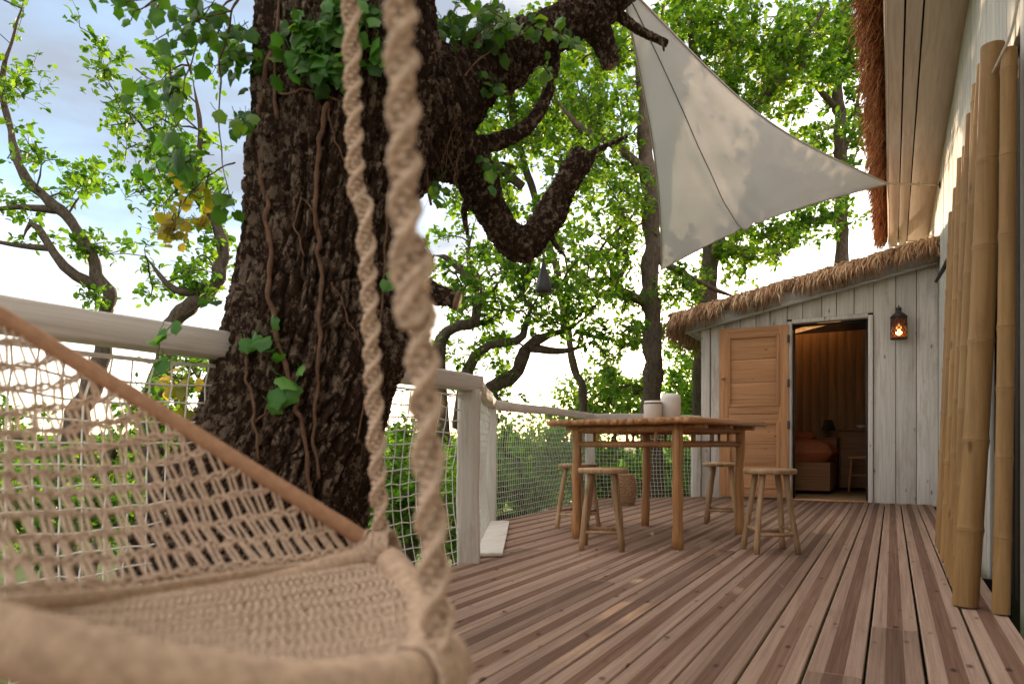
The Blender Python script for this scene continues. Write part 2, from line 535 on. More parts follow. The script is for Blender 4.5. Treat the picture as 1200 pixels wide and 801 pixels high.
def barkmat(name, c0, c1, c2, lichen, scale=1.0, plates=False):
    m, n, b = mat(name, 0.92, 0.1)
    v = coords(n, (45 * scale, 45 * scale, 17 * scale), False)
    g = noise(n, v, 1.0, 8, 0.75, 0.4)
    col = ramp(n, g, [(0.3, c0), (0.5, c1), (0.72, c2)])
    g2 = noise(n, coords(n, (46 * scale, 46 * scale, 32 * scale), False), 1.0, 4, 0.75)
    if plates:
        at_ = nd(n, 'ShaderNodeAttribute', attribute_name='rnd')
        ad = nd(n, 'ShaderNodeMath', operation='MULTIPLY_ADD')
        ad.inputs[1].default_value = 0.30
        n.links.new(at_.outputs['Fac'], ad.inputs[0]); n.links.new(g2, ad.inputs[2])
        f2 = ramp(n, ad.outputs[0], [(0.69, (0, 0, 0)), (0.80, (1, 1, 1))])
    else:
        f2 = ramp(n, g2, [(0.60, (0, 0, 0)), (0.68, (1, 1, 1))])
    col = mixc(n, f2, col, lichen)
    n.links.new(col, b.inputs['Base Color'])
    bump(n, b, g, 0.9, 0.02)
    return m
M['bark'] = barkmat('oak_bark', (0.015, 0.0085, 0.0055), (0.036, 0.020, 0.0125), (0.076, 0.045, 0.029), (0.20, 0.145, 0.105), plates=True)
M['bark_far'] = barkmat('far_bark', (0.045, 0.032, 0.022), (0.10, 0.075, 0.055), (0.17, 0.13, 0.10), (0.22, 0.19, 0.15), 0.7)
M['vine'] = plain('ivy_stem', (0.12, 0.068, 0.042), 0.9, 0.4, 40, 0.4, 0.1)
M['leaf_mid'] = leafmat('oak_leaf', (0.022, 0.065, 0.010), (0.058, 0.135, 0.018), (0.12, 0.21, 0.028), 0.55)
M['leaf_dark'] = leafmat('dark_oak_leaf', (0.02, 0.065, 0.012), (0.05, 0.125, 0.020), (0.10, 0.19, 0.028), 0.5)
M['leaf_yellow'] = leafmat('yellow_green_leaf', (0.032, 0.085, 0.012), (0.07, 0.15, 0.02), (0.145, 0.215, 0.03), 0.55)
M['leaf_bright'] = leafmat('bright_bush_leaf', (0.035, 0.10, 0.012), (0.08, 0.19, 0.022), (0.145, 0.26, 0.03), 0.5)
M['ivy'] = leafmat('ivy_leaf', (0.022, 0.070, 0.010), (0.055, 0.140, 0.018), (0.115, 0.205, 0.028), 0.45, gloss=0.4)
M['ivy_yellow'] = leafmat('yellowing_leaf', (0.10, 0.13, 0.012), (0.24, 0.20, 0.02), (0.36, 0.25, 0.03), 0.5, gloss=0.4)
M['ivy_bright'] = leafmat('young_ivy_leaf', (0.05, 0.15, 0.025), (0.085, 0.23, 0.04), (0.13, 0.29, 0.06), 0.4, gloss=0.4)

def sailmat():
    m, n, b = mat('sail_cloth', 0.85, 0.1)
    g = noise(n, coords(n, (3, 3, 3), False), 1.0, 4, 0.5)
    col = ramp(n, g, [(0.3, (0.79, 0.79, 0.785)), (0.7, (0.83, 0.83, 0.825))])
    n.links.new(col, b.inputs['Base Color'])
    tr = nd(n, 'ShaderNodeBsdfTranslucent')
    n.links.new(col, tr.inputs['Color'])
    ms = nd(n, 'ShaderNodeMixShader')
    ms.inputs[0].default_value = 0.36
    n.links.new(b.outputs[0], ms.inputs[1]); n.links.new(tr.outputs[0], ms.inputs[2])
    n.links.new(ms.outputs[0], n.nodes['Material Output'].inputs['Surface'])
    return m
M['sail'] = sailmat()

def groundmat():
    m, n, b = mat('meadow', 0.95, 0.1)
    g = noise(n, coords(n, (0.15,) * 3, False), 1.0, 8, 0.7)
    n.links.new(ramp(n, g, [(0.3, (0.03, 0.055, 0.015)), (0.55, (0.07, 0.11, 0.03)), (0.75, (0.14, 0.15, 0.06))]), b.inputs['Base Color'])
    bump(n, b, g, 0.6, 0.3)
    return m
M['ground'] = groundmat()

# ------------------------------------------------------------------ ground, hills
GZ = -5.5
xs = np.r_[-900, -500, -300, -200, -140, -100, np.linspace(-80, 80, 41), 100, 140, 200, 300, 500, 900]
ys = np.r_[-200, -100, np.linspace(-40, 120, 41), 150, 200, 300, 450, 650, 900]
gx, gy = np.meshgrid(xs, ys)
dist = np.hypot(gx, gy)
gz = GZ + (vnoise(gx / 14 + 50, gy / 14 + 50) - 0.5) * 1.6 + np.clip(dist - 70, 0, None) * (vnoise(gx / 160 + 9, gy / 160 + 3) - 0.35) * 0.05
mb = MB()
ni, nj = gx.shape
i = np.arange(ni - 1)[:, None]; j = np.arange(nj - 1)[None]
mb.add(np.stack([gx, gy, gz], -1).reshape(-1, 3), np.stack([i * nj + j, i * nj + j + 1, (i + 1) * nj + j + 1, (i + 1) * nj + j], -1).reshape(-1, 4))
tag(mb.build('ground', M['ground'], smooth=True), kind='structure')

# ------------------------------------------------------------------ deck
PITCH, BW = 0.145, 0.1355
XW = 0.42                                # face of the house wall
WALL_Y = 8.30                            # face of the cabin front
deck = thing('deck', None, None, (0, 0, 0), kind='structure')
# grooved edges and a smooth middle on every board
def board_profile():
    w = BW / 2
    pts = [(-w, -0.026), (-w, -0.004), (-w + 0.004, 0.0)]
    x = -w + 0.005
    gr = 0.0052
    while x < -0.026:
        pts += [(x, 0.0), (x + 0.0012, -0.0028), (x + 0.0026, -0.0028), (x + 0.0038, 0.0)]
        x += gr
    mid0 = len(pts)
    pts += [(-0.0225, 0.0), (0.0225, 0.0)]
    right = [(-a, b) for a, b in pts[::-1]]
    full = pts + right[2:]
    out = []
    for p in full:
        if not out or abs(p[0] - out[-1][0]) > 1e-6 or abs(p[1] - out[-1][1]) > 1e-6:
            out.append(p)
    return out
PROF = board_profile()
def deck_board(x, y0, y1, z=0.0, tilt=0.0):
    me = MB()
    n = len(PROF)
    p = np.array(PROF)
    a = np.c_[p[:, 0], np.full(n, (y0 - y1) / 2), p[:, 1]]
    b = np.c_[p[:, 0], np.full(n, (y1 - y0) / 2), p[:, 1]]
    me.v.append(np.vstack([a, b])); me.attr.append(np.zeros(2 * n)); me.n = 2 * n
    for k in range(n - 1):
        mid = abs((p[k, 0] + p[k + 1, 0]) / 2) < 0.0235
        me.f.append((np.array([[k, n + k, n + k + 1, k + 1]]), 1 if mid else 0))
    me.f.append((np.array([[n - 1, 2 * n - 1, n, 0]]), 0))
    me.f.append((np.array([list(range(n))]), 0))
    me.f.append((np.array([list(range(n, 2 * n))[::-1]]), 0))
    o = me.build('board', [M['deck_pale'], M['deck_brown']], deck)
    o.location = (x, (y0 + y1) / 2, z)
    o.rotation_euler = (0, tilt, random.uniform(-0.0004, 0.0004))
    return o
EDGE = [(-1.93, 3.06), (-2.77, 4.64), (-3.02, 7.26), (-2.02, 8.28)]    # outer railing line
def deck_span(x):
    if x > -1.99:
        return -1.6, WALL_Y - 0.012
    # between the slanted edge near the camera and the slanted edge by the cabin
    (x1, y1), (x2, y2), (x3, y3), (x4, y4) = EDGE
    y0 = y1 + (x - x1) / (x2 - x1) * (y2 - y1) if x > x2 else y2 + (x - x2) / (x3 - x2) * (y3 - y2)
    ye = y3 + (x - x3) / (x4 - x3) * (y4 - y3)
    return y0 - 0.02, min(ye + 0.1, WALL_Y + 0.8)
x = XW - 0.055 - BW / 2
k = 0
while x > -3.0:
    y0, y1 = deck_span(x)
    if y1 - y0 > 0.25:
        if x < -1.30:                        # notch where the oak comes up through the deck edge
            hw_ = 0.56 ** 2 - (x + 1.95) ** 2
            if hw_ > 0 and y0 < 1.0:
                hw_ = math.sqrt(hw_)
                deck_board(x, y0, 1.72 - hw_)
                y0 = 1.72 + hw_
        cut = {2: 2.62, 3: 2.02, 5: 5.2, 7: 1.55, 8: 4.1, 10: 2.9, 12: 6.0, 13: 1.9, 15: 3.6}.get(k)
        zt = random.uniform(-0.0012, 0.0012); tl = random.uniform(-0.006, 0.006)
        if cut and y0 < cut < y1:
            deck_board(x, y0, cut - 0.002, zt, tl); deck_board(x, cut + 0.002, y1, zt, tl * 0.5)
        else:
            deck_board(x, y0, y1, zt, tl)
    x -= PITCH; k += 1
mb = MB()
for y in np.arange(-1.4, 8.3, 0.6):
    x0 = -1.95 if y < 4.6 or y > 7.3 else -2.7
    mb.box(((XW + x0) / 2, y, -0.115), (XW - x0, 0.06, 0.16))
mb.box(((XW - 1.9) / 2, 3.3, -0.24), (0.12, 10, 0.09)); mb.box((-1.7, 3.3, -0.24), (0.1, 10, 0.09))
mb.build('joist_frame', M['dark'], deck)
for px_, py_ in ((-1.7, -1), (-1.7, 4.5), (0.2, -1), (0.2, 4.5), (-1.7, 7.6), (0.2, 7.6)):
    MB().box((px_, py_, (GZ - 0.285) / 2 - 0.14), (0.16, 0.16, -GZ + 0.1)).build('stilt', M['bark_far'], deck)
# pale kerb board on the slanted edge
e0, e1 = np.array(EDGE[0]), np.array(EDGE[1])
ed = (e1 - e0) / np.linalg.norm(e1 - e0); en = np.array([ed[1], -ed[0]])
c = (e0 + e1) / 2 + en * 0.07 + ed * 0.05
MB().box((c[0], c[1], 0.013), (0.15, 1.62, 0.02), math.atan2(-ed[0], ed[1])).build('kerb_board', M['rail'], deck, bevel=0.004)

# ------------------------------------------------------------------ house wall on the right, with its soffit and thatch
house = thing('house_wall', 'long whitewashed plank side wall of the treehouse under a boarded soffit', 'wall', (XW, 3, 0))
SOF = 3.40
MB().box((XW + 0.10, 4.7, 1.55), (0.12, 12.6, 3.75)).build('wall_core', M['dark'], house)
bw = 0.118
me_b = MB().box((0, 0, 0), (0.022, bw - 0.005, SOF + 0.28)).mesh('wall_board')
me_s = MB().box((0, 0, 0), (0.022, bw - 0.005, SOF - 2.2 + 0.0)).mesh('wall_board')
M['cane_shade'] = wood('cane_shade_boards', (0.015, 0.011, 0.009), (0.028, 0.02, 0.016), (0.045, 0.034, 0.027), 'Z')  # near-black wood: the shade behind the canes put into the colour
y = -1.5
while y < 10.9:
    gap_ = 3.20 < y < 4.05                     # boards cut short above the added dark panel that paints shade behind the canes
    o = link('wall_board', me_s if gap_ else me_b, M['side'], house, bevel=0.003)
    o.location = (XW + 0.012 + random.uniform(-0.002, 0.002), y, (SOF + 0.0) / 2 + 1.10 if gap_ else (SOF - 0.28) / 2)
    y += bw
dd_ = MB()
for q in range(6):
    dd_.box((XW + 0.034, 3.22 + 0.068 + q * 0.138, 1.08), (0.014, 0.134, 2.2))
dd_.build('cane_shade_boards', M['cane_shade'], house)
for x0, x1, dz in ((-0.024, 0.068, 0.0), (0.080, 0.172, 0.004), (0.184, XW + 0.03, 0.002)):
    o = MB().box(((x0 + x1) / 2, 4.7, SOF + 0.012 + dz), (x1 - x0, 12.6, 0.024)).build('soffit_board', M['soffit'], house, bevel=0.002)
MB().box((0.2, 4.7, SOF + 0.10), (0.5, 12.6, 0.10)).build('soffit_backing', M['dark'], house)
MB().box((-0.036, 4.7, SOF + 0.075), (0.02, 12.6, 0.17)).build('fascia', M['soffit'], house)

def straws(n, start, droop, length, rad, spread, mname, name, parent, seed):
    """hanging straws: start(k) -> point arrays, droop direction arrays"""
    r = np.random.default_rng(seed)
    P = start(r, n)
    D = droop(r, n)
    Ls = length[0] + (length[1] - length[0]) * r.random(n) ** 1.5
    side_ = norm(r.normal(size=(n, 3)) + 1e-6)
    W = rad * (0.6 + 0.9 * r.random(n))
    g = np.array([0, 0, -1.0])
    p1 = P + D * (Ls * 0.5)[:, None]
    p2 = p1 + norm(D * 0.5 + g * 0.8 + r.normal(size=(n, 3)) * spread) * (Ls * 0.5)[:, None]
    a = norm(np.cross(D, side_)) * W[:, None]
    b = norm(np.cross(D, a)) * W[:, None]
    tri = [a, -0.5 * a + 0.87 * b, -0.5 * a - 0.87 * b]
    V = np.stack([P + t for t in tri] + [p1 + t * 0.9 for t in tri] + [p2], 1)
    base = np.arange(n)[:, None] * 7
    q = []
    for i_ in range(3):
        j_ = (i_ + 1) % 3
        q.append(np.stack([i_ + 0 * base[:, 0], j_ + 0 * base[:, 0], 3 + j_ + 0 * base[:, 0], 3 + i_ + 0 * base[:, 0]], -1) + base)
    t3 = [np.stack([3 + i_ + 0 * base[:, 0], 3 + (i_ + 1) % 3 + 0 * base[:, 0], 6 + 0 * base[:, 0]], -1) + base for i_ in range(3)]
    m_ = MB()
    m_.add(V.reshape(-1, 3), np.vstack(q), 0, np.repeat(0.02 + 0.98 * r.random(n), 7))
    m_.f.append((np.vstack(t3), 0))
    o = m_.build(name, M[mname], parent)
    o['kind'] = 'stuff'
    return o

# main roof thatch: slab and drooping edge
mb = MB()
mb.prism([(-0.05, -1.6, SOF + 0.165), (XW + 0.6, -1.6, SOF + 0.75), (XW + 0.6, -1.6, SOF + 1.0), (-0.14, -1.6, SOF + 0.33), (-0.14, -1.6, SOF + 0.15)], (0, 12.6, 0))
mb.build('roof_thatch', M['thatch_red'], house)
straws(15000, lambda r, n: np.c_[-0.05 - 0.12 * r.random(n) ** 1.2, -1.6 + 12.6 * r.random(n), SOF + 0.06 + 0.25 * r.random(n)],
       lambda r, n: norm(np.c_[-0.25 - 0.5 * r.random(n), r.normal(0, 0.45, n), -0.55 - 0.6 * r.random(n)]), (0.06, 0.26), 0.0042, 0.65, 'straw_red', 'eave_thatch', house, 5)

# ------------------------------------------------------------------ cabin at the end of the deck
cabin = thing('cabin', 'whitewashed plank cabin with a thatched sloping roof at the end of the deck', 'cabin', (-0.8, WALL_Y, 0))
CX0 = -2.0
DX0, DX1, DZ = -0.99, -0.226, 1.985
roof_u = lambda X: 2.62 + (X - XW) * 0.20         # underside of the roof
fw = MB()
fw.box(((CX0 + DX0) / 2, WALL_Y + 0.06, 1.0), (DX0 - CX0 - 0.02, 0.06, 2.06))
fw.box(((XW + DX1) / 2 + 0.01, WALL_Y + 0.06, 1.0), (XW - DX1 - 0.03, 0.06, 2.06))
fw.prism([(CX0, WALL_Y + 0.031, DZ + 0.05), (XW - 0.02, WALL_Y + 0.031, DZ + 0.05), (XW - 0.02, WALL_Y + 0.031, roof_u(XW) + 0.07), (CX0, WALL_Y + 0.031, roof_u(CX0) + 0.07)], (0, 0.058, 0))
front = fw.build('front_wall', M['dark'], cabin)
def fboard(x0, x1, z0):
    g_ = 0.006
    a, b = x0 + g_ / 2, x1 - g_ / 2
    yy = WALL_Y + random.uniform(-0.003, 0.003)
    poly = [(a, yy, z0), (b, yy, z0), (b, yy, roof_u(b) - 0.02), (a, yy, roof_u(a) - 0.02)]
    MB().prism(poly, (0, 0.026, 0)).build('wall_board', M['wall'], front, bevel=0.003)
w = 0.17
for x0, x1, z0 in ((CX0 + 0.10, DX0 - 0.05, -0.02), (DX0 - 0.05, DX1 + 0.05, DZ + 0.055), (DX1 + 0.05, XW - 0.002, -0.02)):
    n_ = max(1, round((x1 - x0) / w))
    e = np.linspace(x0, x1, n_ + 1)
    e[1:-1] += rng.uniform(-0.015, 0.015, n_ - 1)
    for q in range(n_):
        fboard(e[q], e[q + 1], z0)
MB().box((CX0 + 0.045, WALL_Y + 0.004, 1.1), (0.10, 0.05, 2.22)).build('corner_board', M['wall'], cabin, bevel=0.004)
# side and back walls, inner lining, floor, ceiling
MB().box((CX0 + 0.03, WALL_Y + 1.5, 1.08), (0.06, 2.86, 2.25)).build('side_wall', M['wall'], cabin)
bk = MB().prism([(CX0, WALL_Y + 2.93, -0.02), (XW, WALL_Y + 2.93, -0.02), (XW, WALL_Y + 2.93, roof_u(XW) + 0.08), (CX0, WALL_Y + 2.93, roof_u(CX0) + 0.08)], (0, 0.06, 0)).build('back_wall', M['dark'], cabin)
xx = CX0 + 0.1
while xx < XW - 0.05:
    MB().box((xx + 0.06, WALL_Y + 2.90, 1.15), (0.1192, 0.02, 2.3)).build('lining_board', M['inner'], bk)
    xx += 0.12
MB().box((XW - 0.05, WALL_Y + 1.5, 1.2), (0.03, 2.75, 2.4)).build('inner_lining', M['inner'], cabin)
MB().box((CX0 + 0.08, WALL_Y + 1.5, 1.05), (0.03, 2.75, 2.1)).build('inner_lining', M['inner'], cabin)
MB().box(((CX0 + XW) / 2, WALL_Y + 1.5, -0.03), (XW - CX0 - 0.02, 2.96, 0.05)).build('cabin_floor', M['inner'], cabin)
# door frame
df = MB()
df.box((DX0 - 0.024, WALL_Y + 0.028, DZ / 2 + 0.014), (0.045, 0.12, DZ + 0.03))
df.box((DX1 + 0.024, WALL_Y + 0.028, DZ / 2 + 0.014), (0.045, 0.12, DZ + 0.03))
df.box(((DX0 + DX1) / 2, WALL_Y + 0.027, DZ + 0.026), (DX1 - DX0 - 0.002, 0.116, 0.045))
df.build('door_frame', M['wall'], cabin, bevel=0.003)
MB().box(((DX0 + DX1) / 2, WALL_Y + 0.03, 0.003), (DX1 - DX0, 0.10, 0.022)).build('threshold', M['doorv'], cabin)
dk = MB()
for xx in (DX0 + 0.012, DX1 - 0.012):
    dk.box((xx, WALL_Y + 0.10, DZ / 2), (0.022, 0.03, DZ))
dk.box(((DX0 + DX1) / 2, WALL_Y + 0.10, DZ - 0.012), (DX1 - DX0 - 0.05, 0.03, 0.022))
dk.build('door_stop', M['iron'], cabin)
# open two-panel door leaf folded back against the wall
LEAF = 0.755
dr = bpy.data.objects.new('door', None); COL.objects.link(dr); dr.parent = cabin
dr.matrix_parent_inverse = Matrix.Translation(cabin.location).inverted()
dr.location = (DX0 - 0.03, WALL_Y - 0.045, 0.02)
dr.rotation_euler = (0, 0, math.radians(4.0))
def dpart(name, mbx, m, bevel=0.003):
    me = mbx.mesh(name); o = link(name, me, m, None, bevel); o.parent = dr
    return o
T = 0.036
def dbox(x0, x1, z0, z1, y=0.0, t=T):
    return MB().box(((x0 + x1) / 2, y, (z0 + z1) / 2), (x1 - x0, t, z1 - z0))
st = 0.105
dpart('stile', dbox(-LEAF, -LEAF + st, 0, DZ - 0.03), M['doorv'])
dpart('stile', dbox(-st, 0, 0, DZ - 0.03), M['doorv'])
SPL = 0.95
for z0, z1 in ((0.0, 0.11), (SPL - 0.09, SPL), (SPL + 0.006, SPL + 0.10), (DZ - 0.13, DZ - 0.03)):
    dpart('door_rail', dbox(-LEAF + st + 0.001, -st - 0.001, z0, z1), M['door'])
for (a, b) in ((0.112, SPL - 0.092), (SPL + 0.102, DZ - 0.132)):
    e = np.linspace(a, b, 4)
    for q in range(3):
        dpart('panel_board', dbox(-LEAF + st + 0.002, -st - 0.002, e[q] + 0.0015, e[q + 1] - 0.0015, 0.004, 0.018), M['door_knotty'], 0.002)
    # moulding
    for (x0, x1, z0, z1) in ((-LEAF + st - 0.012, -LEAF + st + 0.022, a - 0.012, b + 0.012), (-st - 0.022, -st + 0.012, a - 0.012, b + 0.012)):
        dpart('moulding', dbox(x0, x1, z0, z1, -T / 2 - 0.004, 0.014), M['doorv'], 0.004)
    for (z0, z1) in ((a - 0.012, a + 0.022), (b - 0.022, b + 0.012)):
        dpart('moulding', dbox(-LEAF + st + 0.023, -st - 0.023, z0, z1, -T / 2 - 0.004, 0.014), M['door'], 0.004)
kb = MB().lathe([(0.001, 0), (0.012, 0), (0.010, 0.015), (0.022, 0.03), (0.024, 0.04), (0.014, 0.05), (0.001, 0.052)], (0, 0, 0), 14)
o = dpart('door_knob', kb, M['door'], 0)
o.location = (-LEAF + 0.05, -T / 2, 1.38); o.rotation_euler = (math.pi / 2, 0, 0)
for z_ in (0.25, 0.78, 1.25, 1.75):
    dpart('hinge', dbox(-0.012, 0.012, z_, z_ + 0.09, -0.012, 0.03), M['iron'], 0.002)
# roof of the cabin
FY = WALL_Y - 0.09
RX0 = -2.30
fa = MB().prism([(-2.18, FY, roof_u(-2.18) - 0.135), (XW - 0.01, FY, roof_u(XW) - 0.135), (XW - 0.01, FY, roof_u(XW) + 0.045), (-2.18, FY, roof_u(-2.18) + 0.045)], (0, 0.028, 0))
fa.build('fascia', M['fascia'], cabin, bevel=0.003)
MB().prism([(-2.18, FY - 0.012, roof_u(-2.18) - 0.150), (XW - 0.01, FY - 0.012, roof_u(XW) - 0.150), (XW - 0.01, FY - 0.012, roof_u(XW) - 0.118), (-2.18, FY - 0.012, roof_u(-2.18) - 0.118)], (0, 0.03, 0)).build('fascia_trim', M['fascia'], cabin)
MB().box((-2.17, WALL_Y + 1.4, roof_u(-2.18) - 0.05), (0.03, 2.92, 0.16)).build('eave_board', M['fascia'], cabin)
MB().box((-2.085, WALL_Y + 1.4, roof_u(-2.18) - 0.10), (0.14, 2.9, 0.02)).build('eave_soffit', M['fascia'], cabin)
mb = MB()
zt = lambda X: roof_u(X) + 0.05
mb.prism([(RX0, WALL_Y - 0.16, zt(RX0)), (XW - 0.005, WALL_Y - 0.16, zt(XW)), (XW - 0.005, WALL_Y - 0.16, zt(XW) + 0.055), (RX0, WALL_Y - 0.16, zt(RX0) + 0.055)], (0, 3.2, 0))
mb.build('roof_thatch', M['thatch'], cabin)
def st_front(r, n):
    X = RX0 + (XW - RX0) * r.random(n)
    return np.c_[X, WALL_Y - 0.12 - 0.07 * r.random(n), zt(X) + 0.01 + 0.055 * r.random(n)]
clump = lambda r, n: norm(np.c_[r.normal(-0.12, 0.28, n), -0.45 - 0.35 * r.random(n), -0.7 - 0.5 * r.random(n)])
straws(6000, st_front, clump, (0.03, 0.11), 0.0055, 0.40, 'straw', 'verge_thatch', cabin, 6)
def st_tuft(r, n):
    cx_ = RX0 + (XW - RX0) * r.random(60)
    X = np.clip(cx_[r.integers(0, 60, n)] + r.normal(0, 0.018, n), RX0, XW - 0.02)
    return np.c_[X, WALL_Y - 0.15 - 0.05 * r.random(n), zt(X) + 0.01 + 0.05 * r.random(n)]
straws(2600, st_tuft, clump, (0.09, 0.30), 0.0066, 0.16, 'straw', 'verge_tuft', cabin, 16)
o = straws(7000, lambda r, n: np.c_[RX0 + (XW - RX0) * r.random(n) ** 1.1, WALL_Y - 0.15 + 3.1 * r.random(n) ** 1.6, 0 * r.random(n)] + 0, lambda r, n: norm(np.c_[-0.9 + r.normal(0, 0.15, n), r.normal(-0.25, 0.25, n), 0.02 + r.normal(-0.05, 0.12, n)]), (0.10, 0.28), 0.0055, 0.2, 'straw', 'top_thatch', cabin, 7)
co = np.empty(len(o.data.vertices) * 3, np.float32); o.data.vertices.foreach_get('co', co); co = co.reshape(-1, 3)
co[:, 2] += np.repeat(zt(co.reshape(-1, 7, 3)[:, 0, 0]) + 0.06, 7); o.data.vertices.foreach_set('co', co.ravel()); o.data.update()
straws(4200, lambda r, n: np.c_[RX0 - 0.02 + 0.10 * r.random(n), WALL_Y - 0.18 + 3.0 * r.random(n), zt(RX0) + 0.06 * r.random(n)],
       lambda r, n: norm(np.c_[-0.35 - 0.4 * r.random(n), r.normal(0, 0.3, n), -0.6 - 0.5 * r.random(n)]), (0.12, 0.36), 0.0055, 0.3, 'straw', 'eave_thatch', cabin, 8)

# wall lantern, lit
LX, LZ = 0.062, 1.84
lan = thing('wall_lantern', 'lit amber glass lantern with dark iron top on the cabin wall beside the door', 'lantern', (LX, WALL_Y, LZ))
MB().box((LX, WALL_Y - 0.012, LZ + 0.17), (0.05, 0.02, 0.12)).build('back_plate', M['iron'], lan, bevel=0.004)
MB().tube(catmull([(LX, WALL_Y - 0.02, LZ + 0.20), (LX, WALL_Y - 0.07, LZ + 0.235), (LX, WALL_Y - 0.12, LZ + 0.215), (LX, WALL_Y - 0.12, LZ + 0.16)], 14), 0.007, 8).build('arm', M['iron'], lan, smooth=True)
MB().lathe([(0.012, 0.175), (0.02, 0.165), (0.045, 0.15), (0.078, 0.118), (0.082, 0.105), (0.07, 0.105), (0.012, 0.12)], (LX, WALL_Y - 0.12, LZ), 20).build('cap', M['iron'], lan, smooth=True)
gm, gn, gb = mat('amber_glass', 0.25, 0.4)
gb.inputs['Base Color'].default_value = (0.55, 0.22, 0.07, 1)
gb.inputs['Transmission Weight'].default_value = 0.85
gb.inputs['IOR'].default_value = 1.1
MB().lathe([(0.062, -0.115), (0.07, -0.09), (0.07, 0.08), (0.066, 0.105)], (LX, WALL_Y - 0.12, LZ), 20).build('glass', gm, lan, smooth=True)
cg = MB()
for s_ in (1, -1):
    for q in range(12):
        t = np.linspace(0, 1, 12); an = q * math.pi / 6 + s_ * t * 2.2
        cg.tube(np.c_[LX + 0.0735 * np.cos(an), WALL_Y - 0.12 + 0.0735 * np.sin(an), LZ - 0.115 + 0.22 * t], 0.0048, 5)
for z_ in (-0.118, -0.05, 0.02, 0.10):
    t = np.linspace(0, 2 * math.pi, 24, endpoint=False)
    cg.tube(np.c_[LX + 0.0735 * np.cos(t), WALL_Y - 0.12 + 0.0735 * np.sin(t), np.full(24, LZ + z_)], 0.004, 5, closed=True)
cg.lathe([(0.002, -0.125), (0.07, -0.122), (0.076, -0.11)], (LX, WALL_Y - 0.12, LZ), 18)
cg.build('cage', M['iron'], lan)
em, en_, eb = mat('bulb_glow')
eb.inputs['Emission Color'].default_value = (1.0, 0.55, 0.22, 1)
eb.inputs['Emission Strength'].default_value = 0.45
MB().lathe([(0.001, -0.03), (0.018, -0.022), (0.026, 0.0), (0.02, 0.022), (0.01, 0.04), (0.001, 0.045)], (LX, WALL_Y - 0.12, LZ), 14).build('bulb', em, lan, smooth=True)
ld = bpy.data.lights.new('lantern_light', 'POINT'); ld.energy = 0.5; ld.color = (1.0, 0.5, 0.2); ld.shadow_soft_size = 0.03
lo = bpy.data.objects.new('lantern_light', ld); COL.objects.link(lo); lo.parent = lan; lo.location = (0, -0.12, -0.05)

# ------------------------------------------------------------------ inside the cabin
iy = WALL_Y
bed = thing('bed', 'low bed with a rust orange blanket inside the cabin doorway', 'bed', (-1.25, iy + 1.7, 0))
MB().box((-1.25, iy + 1.75, 0.22), (1.15, 1.3, 0.36)).build('bed_base', M['cabinet'], bed, bevel=0.01)
def cushion(c, s, m, name, parent, n=14, puff=0.5):
    u = np.linspace(-1, 1, n); uu, vv = np.meshgrid(u, u)
    hgt = ((1 - uu ** 4) * (1 - vv ** 4)) ** puff
    mb_ = MB(); ij = np.arange(n - 1)
    for sg in (1, -1):
        V = np.stack([c[0] + uu * s[0] / 2, c[1] + vv * s[1] / 2, c[2] + sg * hgt * s[2] / 2], -1).reshape(-1, 3)
        a_, b_ = np.meshgrid(ij, ij, indexing='ij')
        f_ = np.stack([a_ * n + b_, a_ * n + b_ + 1, (a_ + 1) * n + b_ + 1, (a_ + 1) * n + b_], -1).reshape(-1, 4)
        mb_.add(V, f_ if sg > 0 else f_[:, ::-1].copy())
    return mb_.build(name, m, parent, smooth=True)
cushion((-1.25, iy + 1.75, 0.52), (1.2, 1.36, 0.36), M['terracotta'], 'blanket', bed, 18, 0.35)
cushion((-1.2, iy + 2.3, 0.74), (0.5, 0.3, 0.16), M['terracotta'], 'pillow', bed)
cab = thing('cabinet', 'brown wooden cabinet standing at the back inside the cabin', 'cabinet', (-0.22, iy + 2.5, 0))
MB().box((-0.22, iy + 2.62, 0.42), (0.84, 0.44, 0.80)).build('carcass', M['cabinet'], cab, bevel=0.006)
MB().box((-0.22, iy + 2.60, 0.835), (0.90, 0.50, 0.025)).build('cabinet_top', M['cabinet'], cab, bevel=0.004)
for xx in (-0.43, -0.01):
    o = MB().box((xx, iy + 2.39, 0.45), (0.40, 0.018, 0.66)).build('cabinet_door', M['cabinet'], cab, bevel=0.004)
    MB().lathe([(0.001, 0), (0.014, 0.004), (0.001, 0.02)], (xx + (0.16 if xx < -0.2 else -0.16), iy + 2.375, 0.55), 10).build('knob', M['iron'], o)
bs = thing('wooden_bench_stool', 'plain wooden stool in front of the cabinet inside the cabin', 'stool', (-0.28, iy + 1.9, 0))
MB().box((-0.28, iy + 1.95, 0.455), (0.46, 0.30, 0.028)).build('seat', M['door'], bs, bevel=0.004)
for sx in (-1, 1):
    for sy in (-1, 1):
        MB().tube([(-0.28 + sx * 0.19, iy + 1.95 + sy * 0.11, 0.44), (-0.28 + sx * 0.225, iy + 1.95 + sy * 0.14, 0.0)], 0.014, 8).build('leg', M['door'], bs, smooth=True)
    MB().tube([(-0.28 + sx * 0.205, iy + 1.95 - 0.12, 0.2), (-0.28 + sx * 0.205, iy + 1.95 + 0.12, 0.2)], 0.010, 6).build('rung', M['door'], bs)
MB().tube([(-0.485, iy + 1.95 - 0.122, 0.22), (-0.075, iy + 1.95 - 0.122, 0.22)], 0.010, 6).build('rung', M['door'], bs)
tl = thing('table_lamp', 'small black table lamp beside the bed inside the cabin', 'lamp', (-0.80, iy + 2.45, 0.8))
nt_ = thing('night_stand', 'small wooden night stand under the black lamp inside the cabin', 'night stand', (-0.80, iy + 2.5, 0))
MB().box((-0.79, iy + 2.55, 0.36), (0.22, 0.36, 0.70)).build('carcass', M['cabinet'], nt_, bevel=0.005)
